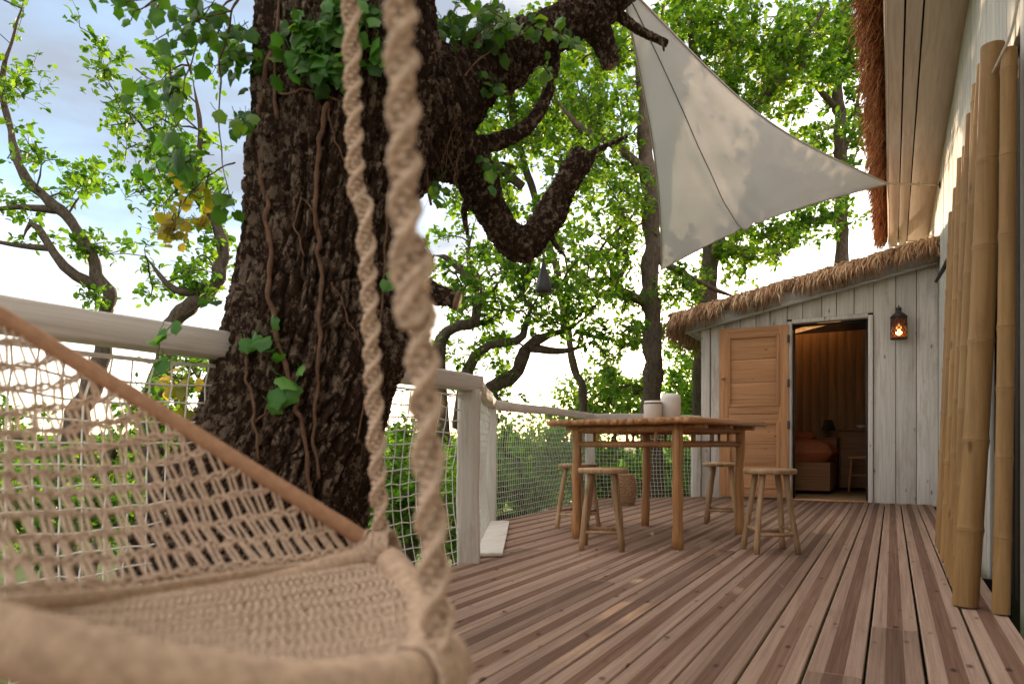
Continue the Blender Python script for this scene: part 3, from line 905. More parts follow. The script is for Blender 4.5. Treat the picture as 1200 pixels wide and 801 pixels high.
MB().box((-0.79, iy + 2.55, 0.722), (0.25, 0.40, 0.02)).build('stand_top', M['cabinet'], nt_, bevel=0.003)
MB().lathe([(0.001, 0.733), (0.06, 0.733), (0.06, 0.745), (0.01, 0.755), (0.01, 0.86)], (-0.80, iy + 2.5, 0), 16).build('lamp_base', M['black'], tl, smooth=True)
MB().lathe([(0.10, 0.83), (0.055, 0.98), (0.05, 0.98), (0.095, 0.83)], (-0.80, iy + 2.5, 0), 18).build('lamp_shade', M['black'], tl, smooth=True)
vs = thing('flower_vase', 'dark vase with pinkish dried flowers on the cabinet inside the cabin', 'vase', (-0.02, iy + 2.5, 0.85))
MB().lathe([(0.001, 0.85), (0.05, 0.85), (0.07, 0.92), (0.05, 1.0), (0.03, 1.05), (0.035, 1.08), (0.028, 1.08)], (-0.02, iy + 2.5, 0), 16).build('vase_body', M['black'], vs, smooth=True)
for q in range(16):
    d_ = norm(rng.normal(size=3) * [0.5, 0.4, 0.3] + [0, 0, 1])
    b_ = np.array([-0.02, iy + 2.5, 1.06]); e_ = b_ + d_ * rng.uniform(0.12, 0.3)
    mb = MB().tube([b_, (b_ + e_) / 2 + rng.normal(size=3) * 0.01, e_], 0.003, 5)
    mb.lathe([(0.002, -0.03), (0.022, -0.01), (0.026, 0.015), (0.002, 0.03)], e_, 7)
    mb.build('flower', M['pink'] if q % 2 else M['black'], vs)
bowl = thing('white_bowl', 'pale bowl on the cabinet top inside the cabin', 'bowl', (-0.38, iy + 2.52, 0.85))
MB().lathe([(0.001, 0.85), (0.03, 0.85), (0.075, 0.90), (0.07, 0.90), (0.03, 0.86), (0.001, 0.86)], (-0.38, iy + 2.52, 0), 18).build('bowl_body', M['ceramic'], bowl, smooth=True)

# ------------------------------------------------------------------ railings
def net_mesh(p0, p1, z0, z1, cell, r, sag=0.02, seed=0):
    """square cord netting between two upright edges, slightly slack"""
    rr = np.random.default_rng(seed)
    p0, p1 = np.array(p0, float), np.array(p1, float)
    Lr = np.linalg.norm(p1 - p0); nx = max(2, int(Lr / cell)); nz = max(2, int((z1 - z0) / cell))
    u = np.linspace(0, 1, nx + 1); v = np.linspace(0, 1, nz + 1)
    U, Vv = np.meshgrid(u, v, indexing='ij')
    nrm_ = np.array([-(p1 - p0)[1], (p1 - p0)[0]]) / Lr
    xy = p0[None, None] + U[..., None] * (p1 - p0)
    slack = np.sin(np.pi * Vv) * sag * (0.5 + vnoise(U * Lr * 1.3 + seed, Vv * 2.0 + 3)) 
    xy = xy + nrm_[None, None] * slack[..., None] + (rr.normal(0, 0.06 * cell, U.shape)[..., None] * (p1 - p0) / Lr)
    Z = z0 + Vv * (z1 - z0) + rr.normal(0, 0.05 * cell, U.shape) - 0.25 * cell * np.abs(np.sin(np.pi * U * Lr / 0.6)) * Vv
    P = np.concatenate([xy, Z[..., None]], -1)
    A = np.concatenate([P[:-1].reshape(-1, 3), P[:, :-1].reshape(-1, 3)])
    B = np.concatenate([P[1:].reshape(-1, 3), P[:, 1:].reshape(-1, 3)])
    m_ = MB(); m_.add(*capsules(A, B, r, 4))
    kn = P.reshape(-1, 3)
    oc = np.array([[1, 0, 0], [-1, 0, 0], [0, 1, 0], [0, -1, 0], [0, 0, 1], [0, 0, -1]]) * r * 1.9
    of = np.array([[0, 2, 4], [2, 1, 4], [1, 3, 4], [3, 0, 4], [2, 0, 5], [1, 2, 5], [3, 1, 5], [0, 3, 5]])
    V = (kn[:, None] + oc[None]).reshape(-1, 3)
    F = (np.arange(len(kn))[:, None, None] * 6 + of[None]).reshape(-1, 3)
    m_.add(V, F)
    return m_

def beam(p0, p1, w_, h_, wob=0.004, n=24, seed=0):
    """a slightly uneven hand-hewn beam"""
    r = np.random.default_rng(seed)
    p0, p1 = np.array(p0, float), np.array(p1, float)
    t = np.linspace(0, 1, n)[:, None]
    c_ = p0 + (p1 - p0) * t
    c_ = c_ + np.c_[vnoise(t[:, 0] * 5 + seed, t[:, 0] * 0 + 1) - 0.5, vnoise(t[:, 0] * 5 + seed + 9, t[:, 0] * 0 + 1) - 0.5, vnoise(t[:, 0] * 4 + seed + 19, t[:, 0] * 0 + 1) - 0.5] * wob * 2
    dd = norm(p1 - p0)
    sx = norm(np.cross(dd, [0, 0, 1.0])) if abs(dd[2]) < 0.9 else np.array([math.cos(ANG), math.sin(ANG), 0])
    sz = np.cross(sx, dd)
    k_ = 16
    an = np.linspace(0, 2 * np.pi, k_, endpoint=False)
    sq = np.c_[np.sign(np.cos(an)) * np.abs(np.cos(an)) ** 0.24, np.sign(np.sin(an)) * np.abs(np.sin(an)) ** 0.24]
    V = c_[:, None] + sq[None, :, 0:1] * sx * w_ / 2 + sq[None, :, 1:2] * sz * h_ / 2
    V = V + r.normal(0, 0.0007, V.shape)
    ii = np.arange(n - 1)[:, None]; jj = np.arange(k_)[None]
    F = np.stack([ii * k_ + jj, ii * k_ + (jj + 1) % k_, (ii + 1) * k_ + (jj + 1) % k_, (ii + 1) * k_ + jj], -1).reshape(-1, 4)
    m_ = MB(); m_.add(V.reshape(-1, 3), F)
    m_.f.append((np.array([list(range(k_))[::-1]]), 0)); m_.f.append((np.array([list(range((n - 1) * k_, n * k_))]), 0))
    return m_
RX = -1.95
RH = 0.985
r1 = thing('railing', 'white timber railing with square netting running past the big tree trunk', 'railing', (RX, 2, 0))
beam((RX, -1.5, RH - 0.045), (RX, 1.62, RH - 0.045), 0.105, 0.088, seed=1).build('handrail', M['rail'], r1, smooth=True)
beam((RX, 1.95, RH - 0.045), (RX, 3.10, RH - 0.045), 0.105, 0.085, seed=2).build('handrail', M['rail'], r1, smooth=True)
beam((RX - 0.005, 3.04, -0.05), (RX - 0.005, 3.04, RH - 0.085), 0.118, 0.118, seed=3, wob=0.006).build('post', M['post'], r1, smooth=True)
net_mesh((RX, -0.3), (RX, 2.98), -0.06, RH - 0.11, 0.062, 0.0032, 0.05, 4).build('net', M['net'], r1)['kind'] = 'stuff'
MB().tube(catmull([(RX, -0.3, RH - 0.112), (RX, 1, RH - 0.118), (RX, 2, RH - 0.112), (RX, 2.98, RH - 0.115)], 30), 0.0045, 6).build('border_cord', M['net'], r1)
LBL = ['white railing with slanted pale kerb board behind the near corner post', 'round white handrail with dense net between the two rear corner posts', 'short white railing with net joining the cabin corner behind the table']
for q in range(3):
    a, b = np.array(EDGE[q]), np.array(EDGE[q + 1])
    rl = thing('railing', LBL[q], 'railing', (*((a + b) / 2), 0))
    pa, pb = a, b
    hw = 0.06 if q else 0.08
    zt_ = RH - 0.045
    beam((*pa, zt_), (*pb, zt_ - 0.004), 0.075, 0.075, 0.010, seed=40 + q).build('handrail', M['rail'], rl, smooth=True)
    if q == 0:
        beam((b[0], b[1], -0.06), (b[0], b[1], RH - 0.07), 0.085, 0.085, seed=20 + q).build('post', M['post'], rl, smooth=True)
    if q == 1:
        beam((b[0], b[1], -0.06), (b[0], b[1], RH - 0.07), 0.10, 0.10, seed=20 + q).build('post', M['post'], rl, smooth=True)
    if q == 2:
        mm = b * 0.96 + a * 0.04
        beam((mm[0], mm[1], -0.06), (mm[0], mm[1], RH - 0.07), 0.10, 0.10, seed=20 + q).build('post', M['post'], rl, smooth=True)
    net_mesh(a, b, -0.05, RH - 0.10, 0.045, 0.0020, 0.04, 30 + q).build('net', M['net'], rl)['kind'] = 'stuff'

# ------------------------------------------------------------------ table
TH = 0.775
tb = thing('dining_table', 'brown bamboo dining table with slatted top in the middle of the deck', 'table', (-1.3695, 4.5186, 0), -0.1919)
def tpart(name, m_, mt, smooth=False, bevel=0):
    me = m_.mesh(name)
    if smooth: me.polygons.foreach_set('use_smooth', np.ones(len(me.polygons), bool))
    o = link(name, me, mt, None, bevel); o.parent = tb
    return o
TW, TL = 0.727, 0.924
for sx in (-1, 1):
    for sy in (-1, 1):
        z_ = np.linspace(0, TH - 0.035, 14)
        p = np.c_[sx * TW / 2 + (vnoise(z_ * 5, z_ * 0 + sx * 3 + sy + 9) - 0.5) * 0.012, sy * TL / 2 + (vnoise(z_ * 5, z_ * 0 + sx + sy * 5 + 19) - 0.5) * 0.012, z_]
        tpart('leg', MB().tube(p, 0.031 + 0.003 * np.sin(z_ * 21 + sx), 12), M['tablev'], True)
for z_, rr in ((TH - 0.06, 0.024), (TH - 0.155, 0.019)):
    for sx in (-1, 1):
        tpart('apron_rail', MB().tube([(sx * TW / 2, -TL / 2 + 0.026, z_), (sx * TW / 2 + 0.002, 0, z_ + 0.002), (sx * TW / 2, TL / 2 - 0.026, z_)], rr, 10), M['table'], True)
        tpart('apron_rail', MB().tube([(-TW / 2 + 0.026, sx * TL / 2, z_), (0, sx * TL / 2, z_ - 0.002), (TW / 2 - 0.026, sx * TL / 2, z_)], rr, 10), M['table'], True)
for sx in (-1, 1):
    for q in (-0.25, 0.02, 0.27):
        tpart('spindle', MB().tube([(sx * TW / 2, q, TH - 0.14), (sx * TW / 2, q, TH - 0.08)], 0.010, 8), M['tablev'], True)
        tpart('spindle', MB().tube([(q * 0.8, sx * TL / 2, TH - 0.14), (q * 0.8, sx * TL / 2, TH - 0.08)], 0.010, 8), M['tablev'], True)
nsl = 17
OW, OL = TW + 0.30, TL + 0.24
for q in range(nsl):
    x_ = -OW / 2 + (q + 0.5) * OW / nsl
    ln = OL + random.uniform(-0.03, 0.03)
    t = np.linspace(0, np.pi, 9)
    rw = OW / nsl / 2 * 0.97
    prof = np.r_[np.c_[rw * np.cos(t), TH - 0.022 + 0.024 * np.sin(t)], [(-rw, TH - 0.034), (rw, TH - 0.034)]]
    poly = np.c_[prof[:, 0] + x_, np.full(len(prof), -ln / 2 + random.uniform(-0.012, 0.012)), prof[:, 1] + random.uniform(-0.002, 0.002)]
    tpart('slat', MB().prism(poly, (random.uniform(-0.006, 0.006), ln, 0)), M['table'])
for sy in (-0.32, 0.0, 0.32):
    tpart('batten', MB().box((0, sy * OL, TH - 0.048), (OW - 0.03, 0.05, 0.026)), M['table'], bevel=0.004)

# jars on the table
def on_table(px, d, z=TH + 0.003):
    p = at(px, 400, d); p[2] = z
    return p
c1 = on_table(765, 4.62); c2 = on_table(786, 4.66)
jar1 = thing('jar', 'short white ceramic jar with a brown cord round its rim on the table', 'jar', c1)
MB().lathe([(0.001, 0), (0.052, 0), (0.060, 0.012), (0.061, 0.10), (0.059, 0.128), (0.054, 0.135), (0.05, 0.13), (0.05, 0.03), (0.001, 0.03)], c1, 28).build('jar_body', M['ceramic'], jar1, smooth=True)
t = np.linspace(0, 2 * np.pi, 28, endpoint=False)
MB().tube(np.c_[c1[0] + 0.061 * np.cos(t), c1[1] + 0.061 * np.sin(t), np.full(28, c1[2] + 0.118)], 0.004, 6, closed=True).build('cord', M['vine'], jar1)
jar2 = thing('jar', 'taller plain white ceramic jar on the table next to the corded one', 'jar', c2)
MB().lathe([(0.001, 0), (0.058, 0), (0.067, 0.012), (0.068, 0.15), (0.062, 0.178), (0.045, 0.186), (0.038, 0.182), (0.036, 0.05), (0.001, 0.05)], c2, 28).build('jar_body', M['ceramic'], jar2, smooth=True)

# ------------------------------------------------------------------ stools
def make_stool(name, label, loc, rz):
    s = thing(name, label, 'stool', loc, rz, 'rustic stools around the table')
    def sp(nm, m_, mt, smooth=False, bevel=0):
        me = m_.mesh(nm)
        if smooth: me.polygons.foreach_set('use_smooth', np.ones(len(me.polygons), bool))
        o = link(nm, me, mt, None, bevel); o.parent = s
    Hs = 0.478
    # seat: rounded slab with a wavy edge, thickness 3 cm
    n_ = 40; t_ = np.linspace(0, 2 * np.pi, n_, endpoint=False)
    rad = 0.148 * (1 + 0.012 * np.sin(3 * t_ + 1) + 0.01 * np.sin(7 * t_))
    prof = [(0.95, 0), (1.0, 0.006), (1.0, 0.022), (0.96, 0.03)]
    V = np.vstack([np.c_[rad * k_ * np.cos(t_), rad * k_ * 0.9 * np.sin(t_), np.full(n_, Hs - 0.03 + z_)] for k_, z_ in prof])
    m_ = MB(); ii = np.arange(3)[:, None]; jj = np.arange(n_)[None]
    m_.add(V, np.stack([ii * n_ + jj, ii * n_ + (jj + 1) % n_, (ii + 1) * n_ + (jj + 1) % n_, (ii + 1) * n_ + jj], -1).reshape(-1, 4))
    m_.f.append((np.array([list(range(n_))[::-1]]), 0)); m_.f.append((np.array([list(range(3 * n_, 4 * n_))]), 0))
    sp('seat', m_, M['stool'])
    f_ = {}
    for q in range(4):
        an = math.pi / 4 + q * math.pi / 2
        top = np.array([0.095 * math.cos(an), 0.085 * math.sin(an), Hs - 0.03]); bot = np.array([0.165 * math.cos(an), 0.155 * math.sin(an), 0.0])
        tt = np.linspace(0, 1, 8)[:, None]
        p = top + (bot - top) * tt + np.c_[np.sin(tt * 5 + q) * 0.003, np.cos(tt * 4 + q) * 0.003, tt * 0]
        sp('leg', MB().tube(p, 0.017 + 0.0015 * np.sin(np.arange(8) * 2 + q), 10), M['stool'], True)
        f_[q] = (top, bot)
    for q in range(4):
        (ta, ba), (tb_, bb) = f_[q], f_[(q + 1) % 4]
        k_ = 0.70 if q % 2 else 0.76
        sp('rung', MB().tube([ta + (ba - ta) * k_, tb_ + (bb - tb_) * k_], 0.010, 8), M['stool'], True)
    return s
s0 = make_stool('stool', 'wooden stool standing before the table end beside the net railing, nearer of its two', (-1.50, 3.80, 0), 0.30)
for lab, loc, rz in (('wooden stool standing alone at the long table side towards the cabin door', (-0.615, 4.17, 0), 0.50),
                     ('wooden stool half hidden behind the left table leg by the net', (-2.02, 4.63, 0), -0.2),
                     ('wooden stool behind the far table leg in front of the open door', (-1.17, 5.50, 0), 0.15)):
    c_ = copy_tree(s0)
    c_.location = loc; c_.rotation_euler = (0, 0, rz); c_['label'] = lab

# basket by the rear railing
bp = at(731, 590, 7.1); bp[2] = 0.003
bk_ = thing('wicker_basket', 'round brown wicker basket standing by the rear net railing', 'basket', bp)
mb = MB()
for q in range(17):
    z_ = 0.008 + q * 0.0185
    rr = 0.085 + 0.04 * math.sin(math.pi * (0.15 + 0.75 * q / 16))
    t = np.linspace(0, 2 * np.pi, 36, endpoint=False)
    w_ = 0.005 * np.sin(t * 12 + (q % 2) * np.pi)
    mb.tube(np.c_[bp[0] + (rr + w_) * np.cos(t), bp[1] + (rr + w_) * np.sin(t), np.full(36, bp[2] + z_)], 0.0105, 6, closed=True)
mb.build('woven_side', M['wicker'], bk_, smooth=True)
MB().lathe([(0.001, 0.004), (0.085, 0.004), (0.085, 0.012), (0.001, 0.012)], bp, 20).build('basket_base', M['wicker'], bk_)

# ------------------------------------------------------------------ bamboo canes against the wall
BAM = [  # bottom x, y, top x, top y, top z, radius, label
    (0.345, 3.02, 0.375, 3.07, 2.06, 0.028, 'bamboo cane pressed close to the wall behind the thickest cane'),
    (0.243, 3.10, 0.335, 3.16, 2.13, 0.043, 'thickest bamboo cane standing foremost in the leaning row'),
    (0.245, 3.32, 0.332, 3.38, 2.17, 0.029, 'slender bamboo cane right behind the thickest one'),
    (0.245, 3.52, 0.328, 3.58, 2.18, 0.026, 'second slender bamboo cane behind the thickest one'),
    (0.245, 3.73, 0.325, 3.79, 2.14, 0.028, 'third slender bamboo cane behind the thickest one'),
    (0.248, 3.97, 0.325, 4.02, 2.08, 0.026, 'fourth slender bamboo cane behind the thickest one'),
    (0.248, 4.24, 0.325, 4.29, 2.12, 0.029, 'third slender bamboo cane from the cabin end of the row'),
    (0.252, 4.53, 0.325, 4.58, 2.06, 0.026, 'second slender bamboo cane from the cabin end of the row'),
    (0.255, 4.84, 0.325, 4.90, 2.02, 0.029, 'last slender bamboo cane at the cabin end of the row')]
for q, (bx, by, tx, ty, tz, r_, lab) in enumerate(BAM):
    o = thing('bamboo_cane', lab, 'bamboo cane', (bx, by, 0), 0, 'bamboo canes leaning on the house wall')
    rq = np.random.default_rng(100 + q)
    p0, p1 = np.array([bx, by, 0.004]), np.array([tx, ty, tz])
    zs, rs = [0.0], [r_]
    nodes = []
    z_ = rq.uniform(0.12, 0.3)
    while z_ < tz - 0.05:
        for dz, kk in ((-0.03, 1.0), (-0.008, 1.05), (-0.003, 1.09), (0.0, 1.02), (0.003, 1.08), (0.008, 1.03), (0.03, 0.995)):
            zs.append(z_ + dz); rs.append(r_ * kk)
        nodes.append(z_)
        z_ += rq.uniform(0.30, 0.40) if r_ > 0.038 else rq.uniform(0.22, 0.34)
    zs.append(tz); rs.append(r_ * 0.97)
    zs = np.array(zs); rs = np.array(rs) * (1 - 0.06 * zs / tz)
    t = zs[:, None] / tz
    bend = np.sin(np.pi * t) * np.array([[rq.normal(0, 0.006), rq.normal(0, 0.012), 0]])
    P = p0 + (p1 - p0) * t + bend
    mb = MB().tube(P, rs, 18, caps=False)
    # open hollow top
    top_in = np.array([P[-1], P[-1] - [0, 0, 0.05]])
    mb.tube(top_in, [rs[-1], rs[-1] * 0.8], 18, caps=False)
    mb.build('cane', M['bamboo'], o, smooth=True)
    for z_ in nodes:
        tt = z_ / tz
        c_ = p0 + (p1 - p0) * tt + np.sin(np.pi * tt) * bend[len(bend) // 2] / max(1e-6, math.sin(math.pi * t[len(t) // 2, 0]))
        rr = r_ * (1 - 0.06 * tt)
        MB().tube([c_ - [0, 0, 0.0035], c_ + [0, 0, 0.0035]], rr * 1.075, 18).build('node_ring', M['node'], o, smooth=True)
tie = MB().tube(catmull([(0.33, 3.10, 2.0), (0.38, 3.0, 2.12), (0.405, 2.94, 2.4), (0.41, 2.9, 2.7)], 20), 0.005, 6)
tag(tie.build('tie_cord', M['rope'], smooth=True), 'thin pale cord rising from the bamboo tops along the wall', 'cord')
br = thing('shutter_stay', 'small dark iron stay sticking out low on the house wall behind the canes', 'bracket', (XW, 6.6, 2.0))
MB().prism([(XW - 0.002, 6.7, 2.22), (XW - 0.11, 6.7, 1.98), (XW - 0.09, 6.7, 1.97), (XW - 0.002, 6.7, 2.12)], (0, 0.02, 0)).build('stay', M['iron'], br)

# ------------------------------------------------------------------ shade sail
A_, B_, C_ = at(1040, 215, 6.5), at(775, 316, 8.0), at(726, -26, 4.5)
sail = thing('shade_sail', 'white triangular shade sail stretched between the trees and the house wall', 'shade sail', tuple((A_ + B_ + C_) / 3))
n_ = 46
idx = {}; V = []
ctr = (A_ + B_ + C_) / 3
nr_ = norm(np.cross(B_ - A_, C_ - A_))
if nr_[2] > 0: nr_ = -nr_
for i_ in range(n_ + 1):
    for j_ in range(n_ + 1 - i_):
        a = i_ / n_; b = j_ / n_; c = 1 - a - b
        p = a * A_ + b * B_ + c * C_
        # scalloped edges: pull toward the centre along each edge
        pull = 0.10 * (4 * a * b) * (1 - c) ** 2 + 0.15 * (4 * a * c) * (1 - b) ** 2 + 0.07 * (4 * b * c) * (1 - a) ** 2
        p = p + (ctr - p) * pull * 1.6
        p = p + nr_ * 0.22 * (27 * a * b * c) * 0.6
        # tension wrinkles running out of the corners
        for q_, (w0, w1, w2) in enumerate(((a, b, c), (b, a, c), (c, a, b))):
            if w0 < 0.98:
                phi = w1 / (w1 + w2 + 1e-6)
                p = p + nr_ * (0.020 * w0 ** 1.3 * (1 - w0) * 2.2 * math.sin(phi * (20 + 4 * q_) + q_ + 2.5 * vnoise(np.array([phi * 5]), np.array([q_ + 0.5]))[0]) * math.sin(math.pi * phi))
        p = p + nr_ * 0.030 * math.exp(-((a - b + 0.1) * 7) ** 2) * (1 - c) ** 2 * math.sin((a - b) * 40)
        idx[i_, j_] = len(V); V.append(p)
F = []
for i_ in range(n_):
    for j_ in range(n_ - i_):
        F.append((idx[i_, j_], idx[i_ + 1, j_], idx[i_, j_ + 1]))
        if j_ < n_ - i_ - 1:
            F.append((idx[i_ + 1, j_], idx[i_ + 1, j_ + 1], idx[i_, j_ + 1]))
V = np.array(V)
o = MB().add(V, np.array(F)).build('cloth', M['sail'], sail, smooth=True)
sm = o.modifiers.new('thickness', 'SOLIDIFY'); sm.thickness = 0.002
M['hem2'] = plain('sail_seam', (0.22, 0.21, 0.20), 0.9, 0.1)
hem = M['hem'] = plain('sail_hem', (0.50, 0.47, 0.43), 0.9, 0.1)
for nm, path in (('hem', [idx[i_, 0] for i_ in range(n_ + 1)]), ('hem', [idx[0, j_] for j_ in range(n_ + 1)]), ('hem', [idx[i_, n_ - i_] for i_ in range(n_ + 1)])):
    MB().tube(V[path], 0.008, 6).build(nm, hem, sail, smooth=True)
seam = []
for t in np.linspace(0, 1, 40):
    i_ = t * n_ * 0.42; j_ = t * n_ * 0.58
    ii, jj = int(i_), int(j_)
    fi, fj = i_ - ii, j_ - jj
    g = lambda a, b: V[idx[min(a, n_), min(b, n_ - min(a, n_))]]
    seam.append(g(ii, jj) * (1 - fi) * (1 - fj) + g(ii + 1, jj) * fi * (1 - fj) + g(ii, jj + 1) * (1 - fi) * fj + g(ii + 1, jj + 1) * fi * fj)
MB().tube(np.array(seam) + nr_ * 0.004, 0.0045, 5).build('seam', M['hem2'], sail, smooth=True)
anc = np.array([XW - 0.005, 8.0, 3.20])
MB().tube(catmull([A_, (A_ * 0.6 + anc * 0.4) + [0, 0, 0.0], anc], 12), 0.009, 8).build('rope', M['rope'], sail, smooth=True)
kp = A_ * 0.42 + anc * 0.58
MB().tube(np.array([kp - (anc - A_) * 0.03, kp, kp + (anc - A_) * 0.03]), [0.008, 0.022, 0.008], 8).build('knot', M['rope'], sail, smooth=True)
MB().box(anc, (0.012, 0.05, 0.05)).build('wall_eye', M['iron'], sail)
MB().tube([B_, at(768, 326, 8.85)], 0.007, 6).build('rope', M['rope'], sail)
MB().tube([C_, at(690, -140, 3.55)], 0.007, 6).build('rope', M['rope'], sail)


# ------------------------------------------------------------------ hanging chair
hc = thing('hanging_chair', 'beige macrame hanging chair with cord wrapped rim in front of the trunk', 'hanging chair', at(250, 900, 0.6))
LOOP = catmull(ats([(437, 650, 0.87), (468, 672, 0.80), (490, 712, 0.70), (501, 750, 0.58), (497, 783, 0.50), (440, 803, 0.455), (350, 810, 0.42), (200, 794, 0.385), (0, 749, 0.355),
                    (-100, 730, 0.355), (-140, 722, 0.395), (-70, 716, 0.44), (20, 712, 0.48), (150, 700, 0.60), (300, 677, 0.73)]), 220, closed=True)
# cord wound round the hoop: a ridged tube
def wound(P, r, pitch, closed, ridge=0.0012, sides=18):
    s_ = np.r_[0, np.cumsum(np.linalg.norm(np.diff(P[:, :3], axis=0), axis=1))]
    n2 = int(s_[-1] / pitch * 4)
    Q = np.stack([np.interp(np.linspace(0, s_[-1], n2), s_, P[:, k_]) for k_ in range(P.shape[1])], 1)
    if P.shape[1] == 4:
        r = Q[:, 3]; Q = Q[:, :3]
    rr = r + ridge * np.abs(np.sin(np.arange(n2) * np.pi / 4)) + 0.0006 * (vnoise(np.arange(n2) * 0.05, np.zeros(n2) + 3) - 0.5)
    return MB().tube(Q, rr, sides, closed=closed)
hq = np.arange(220) / 220 * 15
hr = np.interp(hq, [0, 0.6, 9, 10, 11, 13, 14.2, 15], [0.0175, 0.0185, 0.0180, 0.015, 0.0115, 0.0105, 0.0115, 0.017])
LOOP = LOOP - np.c_[np.zeros((220, 2)), np.interp(hq, [0, 1, 10, 11, 14, 15], [0.004, 0, 0, 0.010, 0.010, 0.004])]
LC = np.vstack([np.c_[LOOP, hr], np.c_[LOOP, hr][:1]])
wound(LC, 0.0205, 0.0042, False).build('seat_hoop', M['hoop'], hc, smooth=True)
BACK = catmull(ats([(446, 642, 0.875), (425, 630, 0.865), (300, 553, 0.85), (200, 491, 0.84), (100, 430, 0.82), (0, 370, 0.80), (-120, 305, 0.76), (-260, 260, 0.67), (-380, 300, 0.52), (-360, 440, 0.42), (-260, 600, 0.385), (-150, 715, 0.385)]), 260)
wound(BACK, 0.0098, 0.0036, False, 0.0007, 14).build('back_hoop', M['bar'], hc, smooth=True)
# net of knotted rows between seat hoop and back hoop
def far_edge(u):      # u 0..1 from the front joint to the near left corner
    k_ = np.array([(437, 652, 0.87), (300, 668, 0.735), (150, 692, 0.605), (20, 702, 0.46), (-60, 706, 0.40), (-130, 706, 0.35)])
    t_ = np.array([0, 0.27, 0.53, 0.78, 0.9, 1.0])
    q = np.stack([np.interp(u, t_, k_[:, i_]) for i_ in range(3)], -1)
    return np.array([at(*x) for x in np.atleast_2d(q)])
def bar_pt(u):
    k_ = np.array([(426, 631, 0.862), (212, 499, 0.838), (40, 394, 0.81), (-160, 290, 0.74), (-270, 262, 0.66), (-375, 310, 0.52)])
    t_ = np.array([0, 0.27, 0.53, 0.78, 0.9, 1.0])
    q = np.stack([np.interp(u, t_, k_[:, i_]) for i_ in range(3)], -1)
    return np.array([at(*x) for x in np.atleast_2d(q)])
def net_pt(u, w):
    u = np.clip(np.asarray(u, float), 0, 1); u = 0.62 * u + 0.38 * u * u
    a = far_edge(u); b = bar_pt(u)
    Ln = np.linalg.norm(b - a, axis=1)
    k_ = np.clip(w / np.maximum(Ln, 1e-4), 0, 1)[:, None]
    p = a + (b - a) * k_
    back = np.array([*(FWD * 0.7 - RGT * 0.5), -0.35])
    p = p + np.c_[vnoise(u * 31, w * 60) - 0.5, vnoise(u * 29 + 7, w * 55) - 0.5, vnoise(u * 33 + 3, w * 40 + 2) - 0.5] * 0.006
    return p + back * (np.sin(np.pi * k_) * 0.16 * Ln[:, None]), Ln
NC, RP = 27, 0.035
uu = (np.linspace(0.0, 1.0, NC + 1) ** 1.0)
rq = np.random.default_rng(3)
CA, CB = [], []
braid = MB()
ROWS = 18
for r_ in range(ROWS):
    w_ = RP * (r_ + 0.35)
    uf = np.linspace(0, 1, NC * 8 + 1)
    for ph in (0, np.pi):
        ww = w_ + 0.0042 * np.sin(uf * NC * np.pi + ph + r_ * np.pi / 2) 
        P, Ln = net_pt(uf, ww)
        P = P + 0.0022 * np.cos(uf * NC * np.pi + ph)[:, None] * np.array([*FWD, 0.3])
        ok = w_ < Ln - 0.006
        st_ = None
        for q in range(len(uf) + 1):
            good = q < len(uf) and ok[q]
            if good and st_ is None: st_ = q
            if not good and st_ is not None:
                if q - st_ > 3: braid.tube(P[st_:q], 0.0023, 5)
                st_ = None
    # upright pairs between this row and the next, every other column shifted
    for c_ in range(NC):
        u0 = (c_ + 0.5 * (r_ % 2) + 0.25) / NC
        for off in (-0.17, 0.17):
            um = u0 + off / NC
            if not 0 < um < 1: continue
            u_lo = um + rq.normal(0, 0.0018); u_hi = um + rq.normal(0, 0.0018)
            (a,), (la,) = net_pt(np.array([u_lo]), np.array([w_])); (b,), (lb,) = net_pt(np.array([u_hi]), np.array([w_ + RP]))
            if w_ < la:
                CA.append(a); CB.append(b)
braid.add(*capsules(np.array(CA), np.array(CB), 0.0019, 6))
# first row of uprights down to the hoop
A0, _ = net_pt(uu, np.full(len(uu), 0.0)); A1, _ = net_pt(uu, np.full(len(uu), RP * 0.35))
braid.add(*capsules(A0 - [0, 0, 0.012], A1, 0.0022, 6))
# lashing loops along the bar
ub = np.linspace(0.0, 0.95, 90)
for q in ub:
    b, = bar_pt(np.array([q])); b2, = bar_pt(np.array([q + 0.004]))
    tn = norm(b2 - b); n1 = norm(np.cross(tn, [0, 0, 1.0])); n2 = np.cross(n1, tn)
    t_ = np.linspace(0, 2 * np.pi, 10, endpoint=False)
    braid.tube(b + 0.0118 * (np.cos(t_)[:, None] * n1 + np.sin(t_)[:, None] * n2) + tn * 0.002 * np.sin(t_)[:, None], 0.0016, 4, closed=True) if q % 3 == 0 else None
braid.build('back_net', M['cord'], hc, smooth=True)['kind'] = 'stuff'
# thick twisted border where the net meets the seat
ue = np.linspace(0.0, 1.0, 260)
E0 = far_edge(ue)
bd = MB()
for ph in (0, 2.1, 4.2):
    bd.tube(E0 + np.c_[np.zeros(260), 0.004 * np.cos(ue * 240 + ph), 0.004 * np.sin(ue * 240 + ph)] + [0, 0, -0.003], 0.0038, 6)
bd.build('seat_border', M['cord'], hc, smooth=True)
